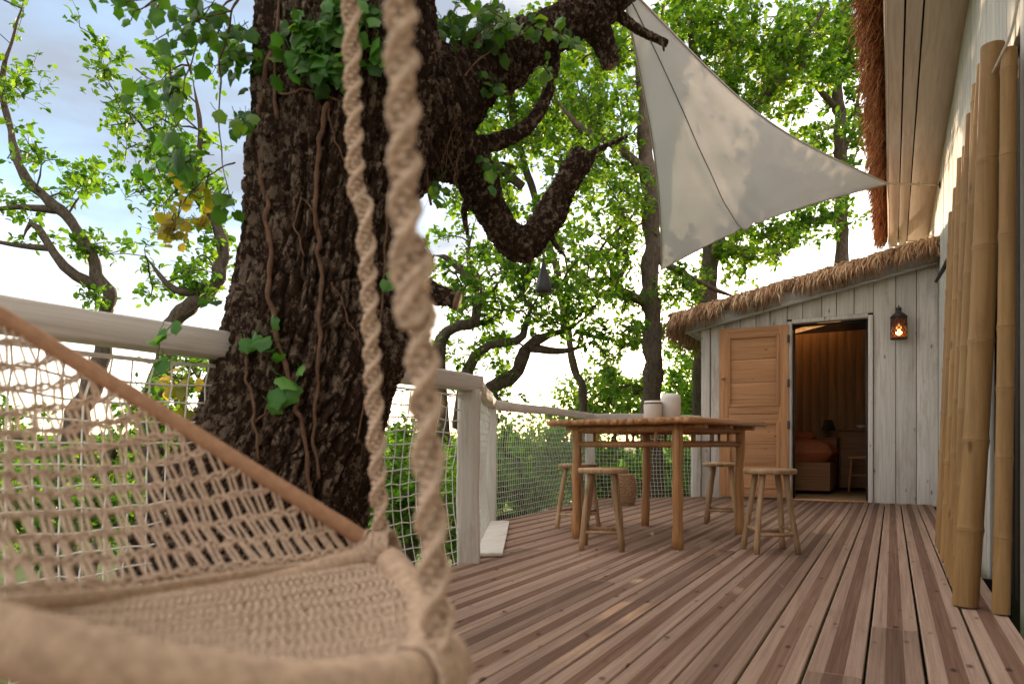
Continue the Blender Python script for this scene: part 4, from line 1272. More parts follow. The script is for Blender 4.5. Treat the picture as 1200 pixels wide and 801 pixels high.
# woven seat: chevron rows between the far edge and the near rim
nearK = np.array([(466, 690, 0.80), (478, 745, 0.60), (400, 792, 0.445), (250, 788, 0.40), (100, 762, 0.37), (-60, 730, 0.37)])
def near_edge(u):
    t_ = np.array([0, 0.22, 0.45, 0.64, 0.82, 1.0])
    q = np.stack([np.interp(u, t_, nearK[:, i_]) for i_ in range(3)], -1)
    return np.array([at(*x) for x in np.atleast_2d(q)])
FE, NE = ats([(432, 660, 0.865), (300, 680, 0.735), (150, 703, 0.605), (20, 714, 0.485), (-100, 722, 0.40)]), ats([(493, 775, 0.51), (400, 800, 0.445), (250, 795, 0.40), (100, 768, 0.37), (-60, 735, 0.36)])
FE = resample(catmull(FE, 60), 60); NE = resample(catmull(NE, 60), 60)
def seat_pt(t, v):
    s_ = np.linspace(0, 1, 60)
    a = np.stack([np.interp(t, s_, FE[:, k_]) for k_ in range(3)], -1); b = np.stack([np.interp(t, s_, NE[:, k_]) for k_ in range(3)], -1)
    p = a + (b - a) * np.asarray(v)[..., None]
    bul = np.array([*(RGT * 0.30), 0]) * (np.sin(np.pi * np.asarray(v)) * 0.20 * np.clip(1 - np.asarray(t) * 2.5, 0, 1))[..., None]
    sag = 0.012 * np.sin(np.pi * np.asarray(v)) * np.sin(np.pi * np.clip(t, 0, 1))
    return p + bul + np.array([0, 0, -1.0]) * sag[..., None]
wv = MB()
tt, vv = np.meshgrid(np.linspace(0, 1, 40), np.linspace(0, 1, 24), indexing='ij')
P = seat_pt(tt, vv) - [0, 0, 0.004]
a_, b_ = np.meshgrid(np.arange(39), np.arange(23), indexing='ij')
wv.add(P.reshape(-1, 3), np.stack([a_ * 24 + b_, (a_ + 1) * 24 + b_, (a_ + 1) * 24 + b_ + 1, a_ * 24 + b_ + 1], -1).reshape(-1, 4))
NR, NCOL = 15, 62
ca, cb = [], []
for r_ in range(NR):
    sg = 1 if r_ % 2 else -1
    for c_ in range(NCOL):
        t0 = (c_ + 0.5) / NCOL + rq.normal(0, 0.001)
        ca.append((t0 - sg * 0.0065, (r_ + 0.06) / NR)); cb.append((t0 + sg * 0.0065, (r_ + 0.94) / NR))
ca, cb = np.array(ca), np.array(cb)
up = np.array([0, 0, 0.0015])
PA, PB = seat_pt(ca[:, 0], ca[:, 1]), seat_pt(cb[:, 0], cb[:, 1])
PMm = (PA + PB) / 2 + up * 2.0
wv.add(*capsules(PA, PMm, 0.0033, 6)); wv.add(*capsules(PMm, PB, 0.0033, 6))
for r_ in range(NR + 1):
    tl_ = np.linspace(0, 1, 140)
    for ph in (0, np.pi):
        P = seat_pt(tl_, np.full(140, r_ / NR) + 0.010 * np.sin(tl_ * 190 + ph)) + np.c_[np.zeros((140, 2)), 0.0012 * np.cos(tl_ * 190 + ph) + 0.002]
        wv.tube(P, 0.0021, 5)
wv.build('seat_weave', M['cord'], hc, smooth=True)['kind'] = 'stuff'
# front joint: cord lashings
lash = MB()
j0 = at(441, 646, 0.868)
for q in range(16):
    p = at(425 + q * 2.0, 634 + q * 1.4, 0.865)
    t_ = np.linspace(0, 2 * np.pi, 18, endpoint=False)
    ax = norm(at(460, 640, 0.86) - at(420, 652, 0.868)); n1 = norm(np.cross(ax, [0, 0, 1.0])); n2 = np.cross(n1, ax)
    lash.tube(j0 + ax * (q - 7) * 0.0030 + (0.0245 - 0.0006 * abs(q - 8)) * (np.cos(t_ + q * 0.2)[:, None] * n1 * 1.05 + np.sin(t_ + q * 0.2)[:, None] * n2) + rq.normal(0, 0.0008, (18, 3)), 0.0026, 5, closed=True)
lash.build('lashing', M['cord'], hc, smooth=True)
lash = MB()
j1 = at(500, 786, 0.497)
for q in range(10):
    t_ = np.linspace(0, 2 * np.pi, 18, endpoint=False)
    ax = norm(LOOP[66] - LOOP[58]); n1 = norm(np.cross(ax, [0, 0, 1.0])); n2 = np.cross(n1, ax)
    lash.tube(j1 + ax * (q - 5) * 0.0046 + 0.0235 * (np.cos(t_)[:, None] * n1 + np.sin(t_)[:, None] * n2) + rq.normal(0, 0.0007, (18, 3)), 0.0029, 5, closed=True)
lash.build('lashing', M['cord'], hc, smooth=True)
# spiral-knotted suspension ropes
def sennit(path, name, half=0.036, rw=0.0086, rc=0.0034, phase=0.0):
    P = resample(path, 2600)
    s_ = np.r_[0, np.cumsum(np.linalg.norm(np.diff(P, axis=0), axis=1))]
    tn = norm(np.gradient(P, axis=0))
    n1 = norm(np.cross(tn, np.array([*FWD, 0]))); n2 = np.cross(tn, n1)
    # knots tighten unevenly along the rope
    an = s_ / half * np.pi + phase + 0.5 * np.sin(s_ * 23) + 0.3 * np.sin(s_ * 51 + 1)
    m_ = MB()
    wv_ = rw * (1 + 0.10 * np.sin(s_ * 970) + 0.12 * (vnoise(s_ * 120, s_ * 0 + 2) - 0.5))
    for ph in (0, np.pi):
        m_.tube(P + wv_[:, None] * (np.cos(an + ph)[:, None] * n1 + np.sin(an + ph)[:, None] * n2), rc, 8)
    m_.tube(P, 0.0058, 8)
    st2 = 0.0064
    k_ = np.arange(0.004, s_[-1] - 0.004, st2)
    I = lambda X, s0: np.stack([np.interp(s0, s_, X[:, c_]) for c_ in range(3)], -1)
    def edge(s0, ph):
        a = np.interp(s0, s_, an) + ph
        return I(P, s0) + rw * 0.95 * (np.cos(a)[:, None] * I(n1, s0) + np.sin(a)[:, None] * I(n2, s0))
    mid = I(P, k_)
    nf = I(n1, k_); ng = I(n2, k_); aa = np.interp(k_, s_, an) + np.pi / 2
    outn = np.cos(aa)[:, None] * nf + np.sin(aa)[:, None] * ng
    for sg in (1, -1):
        c0 = edge(k_ - st2 * 0.35, 0); c1 = mid + sg * outn * (0.0062 + 0.0012 * np.random.default_rng(5).random((len(k_), 1))); c2_ = edge(k_ + st2 * 0.35, np.pi)
        m_.add(*capsules(c0, c1, 0.0027, 6)); m_.add(*capsules(c1, c2_, 0.0027, 6))
    m_.build(name, M['cord'], hc, smooth=True)
apex = np.array([*(FWD * 0.66 + RGT * -0.19), 3.27]); apex2 = np.array([*(FWD * 0.44 + RGT * -0.11), 3.25])     # both ropes hang from the limb overhead
sennit(catmull([at(449, 645, 0.868), at(445, 600, 0.868), at(428, 260, 0.855), at(411, 0, 0.84), apex], 200), 'rope', phase=0.4)
sennit(catmull([at(521, 810, 0.492), at(514, 760, 0.492), at(488, 300, 0.475), at(470, 0, 0.468), apex2], 200), 'rope', rw=0.0088, phase=1.2)
lf = at(452, 726, 0.64)
tag(MB().add(lf + np.array([[0, 0, 0.004], [0.012, 0.006, 0.008], [0.02, 0.016, 0.004], [0.004, 0.012, 0.006]]), [(0, 1, 2, 3)]).build('fallen_leaf', M['ivy_bright']), 'small green leaf lying on the woven seat of the hanging chair', 'leaf')

# ------------------------------------------------------------------ the big oak
TP = [  # px, py, radius px, all about d = 2.65
    (245, 860, 150), (276, 720, 140), (302, 620, 126), (324, 560, 116), (352, 480, 106), (370, 400, 101), (383, 300, 93), (396, 200, 95), (408, 100, 102), (410, 20, 99), (395, -100, 92), (380, -260, 84), (360, -480, 76)]
TD = 2.45
tpts = np.array([at(a, b, TD) for a, b, c in TP]); trad = np.array([c / FPX * TD * 0.985 for a, b, c in TP])
base_p = tpts[0] + np.array([-0.1, 0.05, 0])
tpts = np.vstack([[base_p[0], base_p[1], GZ - 0.3], [base_p[0], base_p[1], GZ + 1.2], [base_p[0] + 0.03, base_p[1], GZ + 3.2], tpts]); trad = np.r_[1.0, 0.72, 0.60, trad]
oak = thing('oak_tree', 'massive old oak trunk with deep bark growing up beside the railing', 'tree', (base_p[0], base_p[1], GZ))
tc = catmull(np.c_[tpts, trad], 900)
# visible stretch gets the fine mesh
zs = np.r_[np.linspace(GZ - 0.3, -0.3, 60)[:-1], np.linspace(-0.3, 2.5, 640), np.linspace(2.5, tpts[-1][2], 60)[1:]]
order = np.argsort(tc[:, 2])
cx_ = np.interp(zs, tc[order, 2], tc[order, 0]); cy__ = np.interp(zs, tc[order, 2], tc[order, 1]); cr_ = np.interp(zs, tc[order, 2], tc[order, 3])
NT = 440
th = np.linspace(0, 2 * np.pi, NT, endpoint=False)
T2, Z2 = np.meshgrid(th, zs)
tw = T2 + 0.05 * np.sin(Z2 * 3.1)
ux = tw / (2 * np.pi)
wobx = (vnoise(ux * 40, Z2 * 16, 40) - 0.5) * 1.5
fiss = vnoise(ux * 26 + 0.0, Z2 * 2.6 + wobx * 0.5, 26)
w1, id1 = worley(ux * 52 + wobx * 0.6, Z2 * 8.0 + vnoise(ux * 60, Z2 * 20, 60) * 0.9, 52)
w2, id2 = worley(ux * 120 + wobx * 0.5, Z2 * 15.0 + 40 + vnoise(ux * 90, Z2 * 30 + 9, 90) * 1.2, 120)
ridge = np.clip(w1 * 4.5, 0, 1)
ridge2 = np.clip(w2 * 3.5, 0, 1)
big = vnoise(ux * 7, Z2 * 1.3, 7) - 0.5
meander = 0.9 * (vnoise(ux * 9, Z2 * 3.0 + 2, 9) - 0.5) + 0.35 * (vnoise(ux * 20, Z2 * 9.0 + 5, 20) - 0.5)
cr1 = np.clip(np.abs(np.mod(ux * 34 + meander, 1.0) - 0.5) * 4.2, 0, 1)            # long upright fissures
crd = 0.35 + 0.65 * vnoise(ux * 34, Z2 * 4.0 + 11, 34)
disp = 0.034 * (cr1 - 0.75) * crd + 0.022 * (ridge - 0.7) * (0.45 + 0.9 * id1) + 0.010 * ridge * (id1 - 0.5) + 0.010 * (ridge2 - 0.6) * (0.4 + 1.0 * id2) + 0.018 * (fiss - 0.5) + 0.04 * big + 0.010 * (vnoise(ux * 230, Z2 * 60, 230) - 0.5)
plate = np.clip(0.15 + 0.55 * id1 * 0.6 + 0.6 * id2 + 0.35 * (vnoise(ux * 150, Z2 * 40 + 5, 150) - 0.5), 0.01, 1)
# roots / flutes at the flare
fl = np.clip((0.55 - Z2) / 1.2, 0, 1)
disp = disp + fl * 0.05 * np.cos(5 * T2 + 0.7)
# swelling burl on the deck side at z about 1.0
burl = at(462, 415, TD)
bth = math.atan2(burl[1] - np.interp(burl[2], zs, cy__), burl[0] - np.interp(burl[2], zs, cx_))
dth = np.angle(np.exp(1j * (T2 - bth)))
disp = disp + 0.05 * np.exp(-(dth / 0.4) ** 2 - ((Z2 - burl[2]) / 0.10) ** 2)
R2 = cr_[:, None] + disp
Vt = np.stack([cx_[:, None] + R2 * np.cos(T2), cy__[:, None] + R2 * np.sin(T2), Z2], -1)
ii = np.arange(len(zs) - 1)[:, None]; jj = np.arange(NT)[None]
mb = MB().add(Vt.reshape(-1, 3), np.stack([ii * NT + jj, ii * NT + (jj + 1) % NT, (ii + 1) * NT + (jj + 1) % NT, (ii + 1) * NT + jj], -1).reshape(-1, 4), 0, plate.ravel())
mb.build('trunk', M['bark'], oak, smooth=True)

def trunk_at(px, py, out=0.004):
    """where a sight line meets the trunk surface"""
    d = TD
    for _ in range(5):
        p = at(px, py, d)
        c_ = np.array([np.interp(p[2], zs, cx_), np.interp(p[2], zs, cy__)]); r_ = np.interp(p[2], zs, cr_)
        lat = (p[:2] - c_) @ RGT
        cd = c_ @ FWD
        d = cd - math.sqrt(max(r_ ** 2 - lat ** 2, 0.0004)) - out
    return at(px, py, d)

def barktube(P, r, name, parent, sides=44, amp=0.12, m='bark', seed=0, n=None, capend=True):
    P = np.asarray(P, float)
    n = n or max(20, int(np.linalg.norm(np.diff(P, axis=0), axis=1).sum() / 0.007))
    Q = catmull(np.c_[P, np.asarray(r)[:, None]], n)
    v, f, _ = tube_geo(Q[:, :3], Q[:, 3], sides)
    v = v.reshape(n, sides, 3)
    s_ = np.r_[0, np.cumsum(np.linalg.norm(np.diff(Q[:, :3], axis=0), axis=1))]
    uu_, ss_ = np.meshgrid(np.arange(sides) / sides, s_)
    w_, _i = worley(uu_ * 12 + 0.6 * (vnoise(uu_ * 8, ss_ * 24 + seed, 8)), ss_ * 26 + seed * 7, 12)
    w3_, i3_ = worley(uu_ * 30 + 0.5 * vnoise(uu_ * 20, ss_ * 40 + seed, 20), ss_ * 60 + seed * 3, 30)
    dsp = 1.9 * amp * (np.clip(w_ * 4, 0, 1) - 0.7) * (0.4 + _i) + 0.9 * amp * (np.clip(w3_ * 3, 0, 1) - 0.6) * (0.4 + i3_) + 0.34 * (vnoise(uu_ * 4, ss_ * 7 + seed * 3, 4) - 0.5)
    c_ = Q[:, None, :3]
    v = c_ + (v - c_) * (1 + dsp[..., None])
    m_ = MB().add(v.reshape(-1, 3), f, 0, np.clip(0.15 + 0.3 * _i + 0.55 * i3_, 0.01, 1).ravel())
    if capend:
        m_.f.append((np.array([list(range((n - 1) * sides, n * sides))]), 0))
    return m_.build(name, M[m], parent, smooth=True)
def limb(pl, name='limb', seed=0, m='bark', parent=None, amp=0.12, sides=44):
    return barktube(ats(pl), [p[3] / FPX * p[2] for p in pl], name, parent or oak, seed=seed, m=m, amp=amp, sides=sides)
limb([(420, 150, 2.50, 75), (480, 125, 2.62, 56), (535, 98, 2.8, 42), (592, 68, 2.95, 31), (650, 34, 3.1, 25), (700, 4, 3.25, 23), (760, -45, 3.4, 20), (860, -130, 3.7, 14)], seed=1)
limb([(450, 170, 2.55, 58), (505, 165, 2.72, 44), (546, 190, 2.88, 28), (570, 236, 2.97, 21), (592, 274, 3.02, 19.5), (616, 288, 3.06, 18.5), (638, 264, 3.12, 16), (660, 220, 3.18, 15), (684, 182, 3.22, 12.5)], seed=2)
limb([(440, 330, 2.4, 26), (490, 340, 2.36, 17), (515, 346, 2.35, 13), (536, 352, 2.34, 9)], 'broken_stub', 3)
limb([(690, 20, 3.15, 20), (706, 48, 3.18, 13), (716, 78, 3.2, 9)], 'broken_stub', 4)
limb([(712, -6, 3.28, 9), (724, 16, 3.3, 6.5), (748, 35, 3.32, 5), (766, 44, 3.34, 4.5), (782, 51, 3.36, 4)], 'dead_branch', 5, sides=14)
limb([(766, 44, 3.34, 3), (776, 50, 3.34, 2), (778, 60, 3.34, 1)], 'dead_branch', 6, sides=8)
limb([(560, 172, 2.97, 13), (590, 163, 3.0, 9), (618, 148, 3.04, 8), (638, 118, 3.08, 7), (648, 84, 3.1, 6.5), (652, 45, 3.1, 6)], 'branch', 7, sides=16)
limb([(340, -60, 2.45, 50), (270, -120, 2.5, 34), (190, -190, 2.4, 25), (80, -260, 2.2, 16)], seed=8)
limb([(385, -250, 2.45, 60), (480, -420, 2.8, 45), (600, -600, 3.1, 30)], seed=9)
cut = plain('cut_wood', (0.20, 0.125, 0.075), 0.9, 0.5, 60, 0.6)
for pl in (((660, 220, 3.18), (684, 182, 3.22), 12.0), ((706, 48, 3.18), (716, 78, 3.2), 8.6), ((515, 346, 2.35), (536, 352, 2.34), 8.8)):
    a, b = at(*pl[0]), at(*pl[1]); ax = norm(b - a)
    MB().tube([b - ax * 0.004, b + ax * 0.005], [pl[2] / FPX * 3.15, pl[2] / FPX * 3.15 * 0.93], 17).build('cut_face', cut, oak)
limb([(640, 262, 3.12, 5), (650, 285, 3.1, 3), (662, 300, 3.05, 1.5)], 'dead_branch', 11, sides=8)
limb([(672, 200, 3.2, 5), (700, 176, 3.25, 3.4), (735, 160, 3.3, 2)], 'dead_branch', 12, sides=8)
limb([(560, 215, 2.95, 6), (545, 245, 2.9, 4), (548, 275, 2.88, 2)], 'dead_branch', 13, sides=8)
barktube(np.array([[*(FWD * d + RGT * x_), z_] for d, x_, z_ in ((2.45, -0.66, 2.75), (2.0, -0.58, 3.15), (1.3, -0.36, 3.30), (0.7, -0.20, 3.28), (0.3, -0.07, 3.22), (-0.3, 0.05, 3.3))]), [0.15, 0.11, 0.085, 0.07, 0.06, 0.035], 'limb', oak, seed=15)
# the cone that hangs from the bent limb
cn = at(637, 303, 3.09)
fd = thing('hanging_cone', 'dark grey cone shaped feeder hanging on a string under the bent limb', 'bird feeder', tuple(at(637, 341, 3.09)))
MB().tube([at(636, 262, 3.09), cn], 0.002, 5).build('string', M['rope'], fd)
b_ = at(637, 341, 3.09)
MB().lathe([(0.003, cn[2] - b_[2]), (0.012, (cn[2] - b_[2]) * 0.72), (0.034, (cn[2] - b_[2]) * 0.22), (0.038, 0.0), (0.030, -0.002), (0.002, 0.06)], b_, 20).build('cone', M['tin'], fd, smooth=True)

# ------------------------------------------------------------------ ivy on the oak
def ivy_leaf_mesh(name, m, seed):
    r = np.random.default_rng(seed)
    out = np.array([(0.0, 0.0), (0.22, -0.10), (0.40, 0.05), (0.40, 0.26), (0.47, 0.50), (0.33, 0.64), (0.15, 0.82), (0.0, 1.0), (-0.15, 0.82), (-0.33, 0.64), (-0.47, 0.50), (-0.40, 0.26), (-0.40, 0.05), (-0.22, -0.10)])
    out = out + r.normal(0, 0.02, out.shape)
    z_ = -0.34 * np.abs(out[:, 0]) + 0.10 * np.sin(out[:, 1] * 3 + seed) - 0.12 * out[:, 1] ** 2
    V_ = np.c_[out, z_]
    mid = np.array([[0, 0.2, 0.03], [0, 0.55, 0.03]])
    V_ = np.vstack([V_, mid])
    F_ = []
    n_ = len(out)
    for k_ in range(n_):
        c_ = n_ if (k_ < 4 or k_ > n_ - 5) else n_ + 1
        F_.append((k_, (k_ + 1) % n_, c_))
    F_ += [(4, n_ + 1, n_), (n_ - 4, n_, n_ + 1)]
    stem_ = np.array([[0, 0.02, 0.0], [0.02, -0.3, -0.10], [0.0, -0.6, -0.05]])
    mb_ = MB().add(V_, F_, 0, r.random())
    mb_.tube(stem_, 0.022, 4)
    me = mb_.mesh(name)
    me.materials.append(m)
    return me
IVY = {k_: [ivy_leaf_mesh('leaf', M[k_], s_) for s_ in range(7)] for k_ in ('ivy', 'ivy_yellow', 'ivy_bright')}
def put_leaf(parent, p, size, kind, face=None, r=rng):
    me = IVY[kind][r.integers(0, 7)]
    o = bpy.data.objects.new('leaf', me)
    COL.objects.link(o)
    o.parent = parent
    n_ = norm(np.array([*(-FWD), 0.35]) + r.normal(0, 0.55, 3)) if face is None else norm(np.asarray(face) + r.normal(0, 0.4, 3))
    dn = norm(np.array([r.normal(0, 0.5), r.normal(0, 0.5), -1.0]))
    yv = norm(dn - n_ * dn.dot(n_)); xv = np.cross(yv, n_)
    Mx = Matrix(((xv[0], yv[0], n_[0], p[0]), (xv[1], yv[1], n_[1], p[1]), (xv[2], yv[2], n_[2], p[2]), (0, 0, 0, 1)))
    o.matrix_world = Matrix.Translation(-parent.location) @ Mx @ Matrix.Scale(size, 4)
    o.matrix_parent_inverse = Matrix.Identity(4)
    o.matrix_basis = Matrix.Translation(-parent.location) @ Mx @ Matrix.Scale(size, 4)
    return o
def vine(parent, P, r0, r1, name='stem'):
    P = np.asarray(P); n_ = max(8, len(P) * 8)
    r0, r1 = r0 * 0.68, r1 * 0.68
    Q = catmull(P, n_)
    Q = Q + np.c_[vnoise(np.arange(n_) * 0.33, np.zeros(n_) + P[0, 2]) - 0.5, vnoise(np.arange(n_) * 0.33, np.zeros(n_) + 7 + P[0, 2]) - 0.5, np.zeros(n_)] * 0.020
    MB().tube(Q, np.linspace(r0, r1, n_) * (1 + 0.15 * np.sin(np.arange(n_) * 1.3)), 8).build(name, M['vine'], parent, smooth=True)
def sprays(parent, spots, d, kind, size=(0.045, 0.075), onto=None, jd=0.15):
    """leaf sprays: every spot has a twig and leaves hung along it"""
    for px, py, sx, sy, n_ in spots:
        c_ = at(px, py, d)
        k_ = max(1, n_ // 9)
        for q in range(k_):
            a = at(px + rng.normal(0, sx * 0.35), py - abs(rng.normal(0, sy * 0.4)), d + rng.normal(0, jd * 0.5))
            b = at(px + rng.normal(0, sx * 0.7), py + rng.normal(0, sy * 0.6), d + rng.normal(0, jd))
            m_ = (a + b) / 2 + rng.normal(0, 0.02, 3)
            tw_ = catmull([a, m_, b], 10)
            MB().tube(tw_, np.linspace(0.003, 0.0014, 10), 5).build('twig', M['vine'], parent)
            for l_ in range(n_ // k_):
                p = tw_[rng.integers(1, 10)] + rng.normal(0, 0.022, 3)
                put_leaf(parent, p, rng.uniform(*size), kind)
iv1 = thing('ivy_plant', 'dark green ivy hanging thickly over the upper left of the big trunk', 'ivy', tuple(at(250, 60, 2.45)))
vine(iv1, [trunk_at(325, 140, 0.02), trunk_at(322, 60, 0.02), trunk_at(330, -40, 0.02)], 0.010, 0.007)
for pl in ([(330, -30, 2.2), (280, -5, 2.17), (235, 40, 2.15), (215, 110, 2.13), (205, 170, 2.13)], [(330, -30, 2.2), (250, -20, 2.16), (180, 0, 2.12), (150, 25, 2.1)], [(280, -5, 2.17), (262, 60, 2.15), (255, 140, 2.17), (268, 230, 2.18)]):
    vine(iv1, ats(pl), 0.006, 0.002)
sprays(iv1, [(245, 25, 60, 35, 54), (275, 75, 38, 40, 40), (170, 12, 34, 18, 18), (205, 110, 34, 45, 30), (225, 180, 30, 40, 20), (268, 150, 16, 45, 16), (275, 240, 14, 22, 9)], 2.18, 'ivy', (0.028, 0.058))
iv2 = thing('ivy_plant', 'fresh green ivy clump high in the middle of the big trunk behind the ropes', 'ivy', tuple(trunk_at(370, 60)))
vine(iv2, [trunk_at(385, -40, 0.02), trunk_at(375, 20, 0.02), trunk_at(360, 60, 0.02), trunk_at(330, 90, 0.02)], 0.007, 0.003)
vine(iv2, [trunk_at(375, 20, 0.02), trunk_at(395, 60, 0.02), trunk_at(400, 95, 0.02)], 0.006, 0.003)
for px, py, sx, sy, n_ in ((372, 22, 42, 22, 62), (350, 65, 32, 18, 32), (392, 75, 22, 22, 26), (440, 60, 18, 20, 10), (420, 15, 30, 20, 24)):
    for q in range(n_):
        put_leaf(iv2, trunk_at(px + rng.normal(0, sx * 0.6), py + rng.normal(0, sy * 0.6), rng.uniform(0.03, 0.10)), rng.uniform(0.036, 0.062), 'ivy' if q % 3 else 'ivy_bright')
iv3 = thing('ivy_plant', 'dense dark ivy wrapped round the big limb right of the ropes', 'ivy', tuple(at(560, 80, 2.85)))
vine(iv3, ats([(510, 150, 2.5), (530, 110, 2.55), (560, 70, 2.65), (610, 40, 2.8)]), 0.008, 0.003)
vine(iv3, ats([(505, 240, 2.5), (500, 180, 2.5), (520, 120, 2.52)]), 0.007, 0.004)
sprays(iv3, [(520, 40, 32, 36, 56), (570, 30, 45, 30, 76), (620, 45, 40, 26, 26), (530, 110, 36, 34, 40), (585, 95, 32, 22, 18), (570, 205, 16, 22, 10), (505, 215, 14, 22, 8), (640, 88, 20, 22, 8)], 2.68, 'ivy', (0.030, 0.062))
for q in range(14):   # aerial rootlets
    a = at(rng.uniform(495, 545), rng.uniform(130, 190), 2.55); b = a + np.array([rng.normal(0, 0.05), rng.normal(0, 0.05), -rng.uniform(0.08, 0.28)])
    vine(iv3, [a, (a + b) / 2 + rng.normal(0, 0.03, 3), b], 0.0025, 0.001, 'rootlet')
iv4 = thing('ivy_plant', 'bright green ivy sprig with few leaves climbing the lower trunk', 'ivy', tuple(trunk_at(325, 430)))
vine(iv4, [trunk_at(x_, y_, 0.028) for x_, y_ in ((318, 60), (308, 110), (304, 160), (306, 205), (313, 245), (318, 300), (314, 350), (326, 400), (346, 465), (352, 500), (364, 570), (372, 640))], 0.013, 0.010)
vine(iv4, [trunk_at(x_, y_, 0.012) for x_, y_ in ((326, 400), (318, 375), (312, 362))], 0.004, 0.002)
for px, py, sz in ((322, 372, 0.062), (300, 392, 0.068), (287, 398, 0.06), (316, 398, 0.075), (328, 415, 0.055), (330, 440, 0.085), (344, 452, 0.085), (322, 458, 0.08), (316, 472, 0.06), (350, 430, 0.05), (318, 410, 0.06)):
    put_leaf(iv4, trunk_at(px, py, 0.05), sz * 0.85, 'ivy_bright')
iv5 = thing('bare_vine', 'bare brown vine stems crawling down the middle of the big trunk', 'vine', tuple(trunk_at(372, 300)))
for pl, r0, r1 in (([(384, 120), (378, 150), (371, 190), (369, 240), (374, 290), (378, 330), (372, 380), (373, 440), (368, 500), (372, 560)], 0.012, 0.008),
                   ([(385, 125), (392, 160), (402, 188), (412, 205)], 0.005, 0.004), ([(376, 290), (366, 250), (352, 232), (346, 262), (358, 300)], 0.005, 0.004),
                   ([(282, 395), (286, 420), (290, 450), (298, 490), (304, 540)], 0.008, 0.007), ([(388, 330), (398, 350), (412, 385), (424, 410)], 0.005, 0.004),
                   ([(296, 500), (310, 480), (318, 455)], 0.005, 0.004), ([(457, 210), (452, 270), (448, 340), (440, 400), (432, 450), (418, 520)], 0.007, 0.005),
                   ([(402, 120), (360, 105), (330, 110), (300, 100)], 0.006, 0.005)):
    vine(iv5, [trunk_at(x_, y_, 0.026) for x_, y_ in pl], r0, r1)
iv6 = thing('yellowing_creeper', 'creeper sprig with yellowing leaves hanging left of the big trunk', 'creeper', tuple(at(205, 270, 2.25)))
vine(iv6, ats([(275, 190, 2.35), (245, 205, 2.3), (215, 235, 2.26), (200, 280, 2.25)]), 0.004, 0.002)
sprays(iv1, [(200, 190, 36, 40, 18), (165, 90, 20, 40, 9), (240, 225, 24, 26, 10)], 2.2, 'ivy_bright', (0.028, 0.052))
sprays(iv6, [(205, 275, 26, 16, 30), (215, 235, 20, 14, 16), (225, 205, 26, 20, 18)], 2.26, 'ivy_yellow', (0.026, 0.044), jd=0.06)
iv7 = thing('yellowing_creeper', 'yellow leafed creeper growing behind the net left of the trunk base', 'creeper', tuple(at(212, 460, 2.6)))
vine(iv7, ats([(245, 520, 2.45), (225, 480, 2.6), (205, 450, 2.65), (190, 440, 2.65)]), 0.004, 0.002)
sprays(iv7, [(210, 455, 26, 14, 22), (222, 490, 14, 14, 9)], 2.6, 'ivy_yellow', (0.035, 0.055), jd=0.06)
iv8 = thing('ivy_plant', 'few green leaves drooping over the handrail left of the trunk', 'ivy', tuple(at(187, 395, 1.95)))
vine(iv8, ats([(262, 330, 2.3), (235, 355, 2.15), (205, 375, 1.97), (188, 395, 1.93), (186, 420, 1.92)]), 0.003, 0.0015)
for px, py in ((188, 385), (193, 392), (183, 398), (190, 418), (184, 425), (196, 424), (205, 378), (240, 350), (258, 352)):
    put_leaf(iv8, at(px, py, 1.92 if px < 215 else 2.15), rng.uniform(0.03, 0.05), 'ivy_bright' if px < 215 else 'ivy')
iv9 = thing('ivy_plant', 'small ivy tuft on the trunk beside the broken stub', 'ivy', tuple(at(462, 322, 2.4)))
vine(iv9, [trunk_at(440, 300, 0.01), trunk_at(455, 320, 0.02), at(466, 326, 2.26)], 0.004, 0.002)
for px, py in ((455, 318), (463, 325), (470, 318), (462, 332), (452, 328)):
    put_leaf(iv9, at(px, py, 2.24), rng.uniform(0.03, 0.05), 'ivy_bright')

# ------------------------------------------------------------------ background trees
def leaf_cloud(P, D, size, r, n_side=True):
    """one leaf per row: lobed-ish folded blade of 6 vertices / 4 triangles; P base points, D axis"""
    n_ = len(P)
    D = norm(D)
    up_ = norm(np.c_[r.normal(0, 0.6, n_), r.normal(0, 0.6, n_), np.ones(n_)])
    S = norm(np.cross(D, up_)); Nn = np.cross(S, D)
    L_ = (size * r.uniform(0.65, 1.25, n_))[:, None]
    W = L_ * r.uniform(0.26, 0.36, n_)[:, None]
    fold = r.uniform(0.1, 0.5, n_)[:, None] * W
    base = P; tip = P + D * L_ - Nn * 0.15 * L_
    m1 = P + D * L_ * 0.52
    a = P + D * L_ * 0.42 + S * W + Nn * fold; b = P + D * L_ * 0.42 - S * W + Nn * fold
    c_ = P + D * L_ * 0.78 + S * W * 0.75 + Nn * fold * 0.5; d_ = P + D * L_ * 0.78 - S * W * 0.75 + Nn * fold * 0.5
    V_ = np.stack([base, a, c_, tip, d_, b, m1], 1)
    o_ = np.arange(n_)[:, None] * 7
    F_ = np.concatenate([o_ + np.array([[0, 6, 1]]), o_ + np.array([[0, 5, 6]])])
    Q_ = np.concatenate([o_ + np.array([[6, 3, 2, 1]]), o_ + np.array([[6, 5, 4, 3]])])
    return V_.reshape(-1, 3), F_, Q_

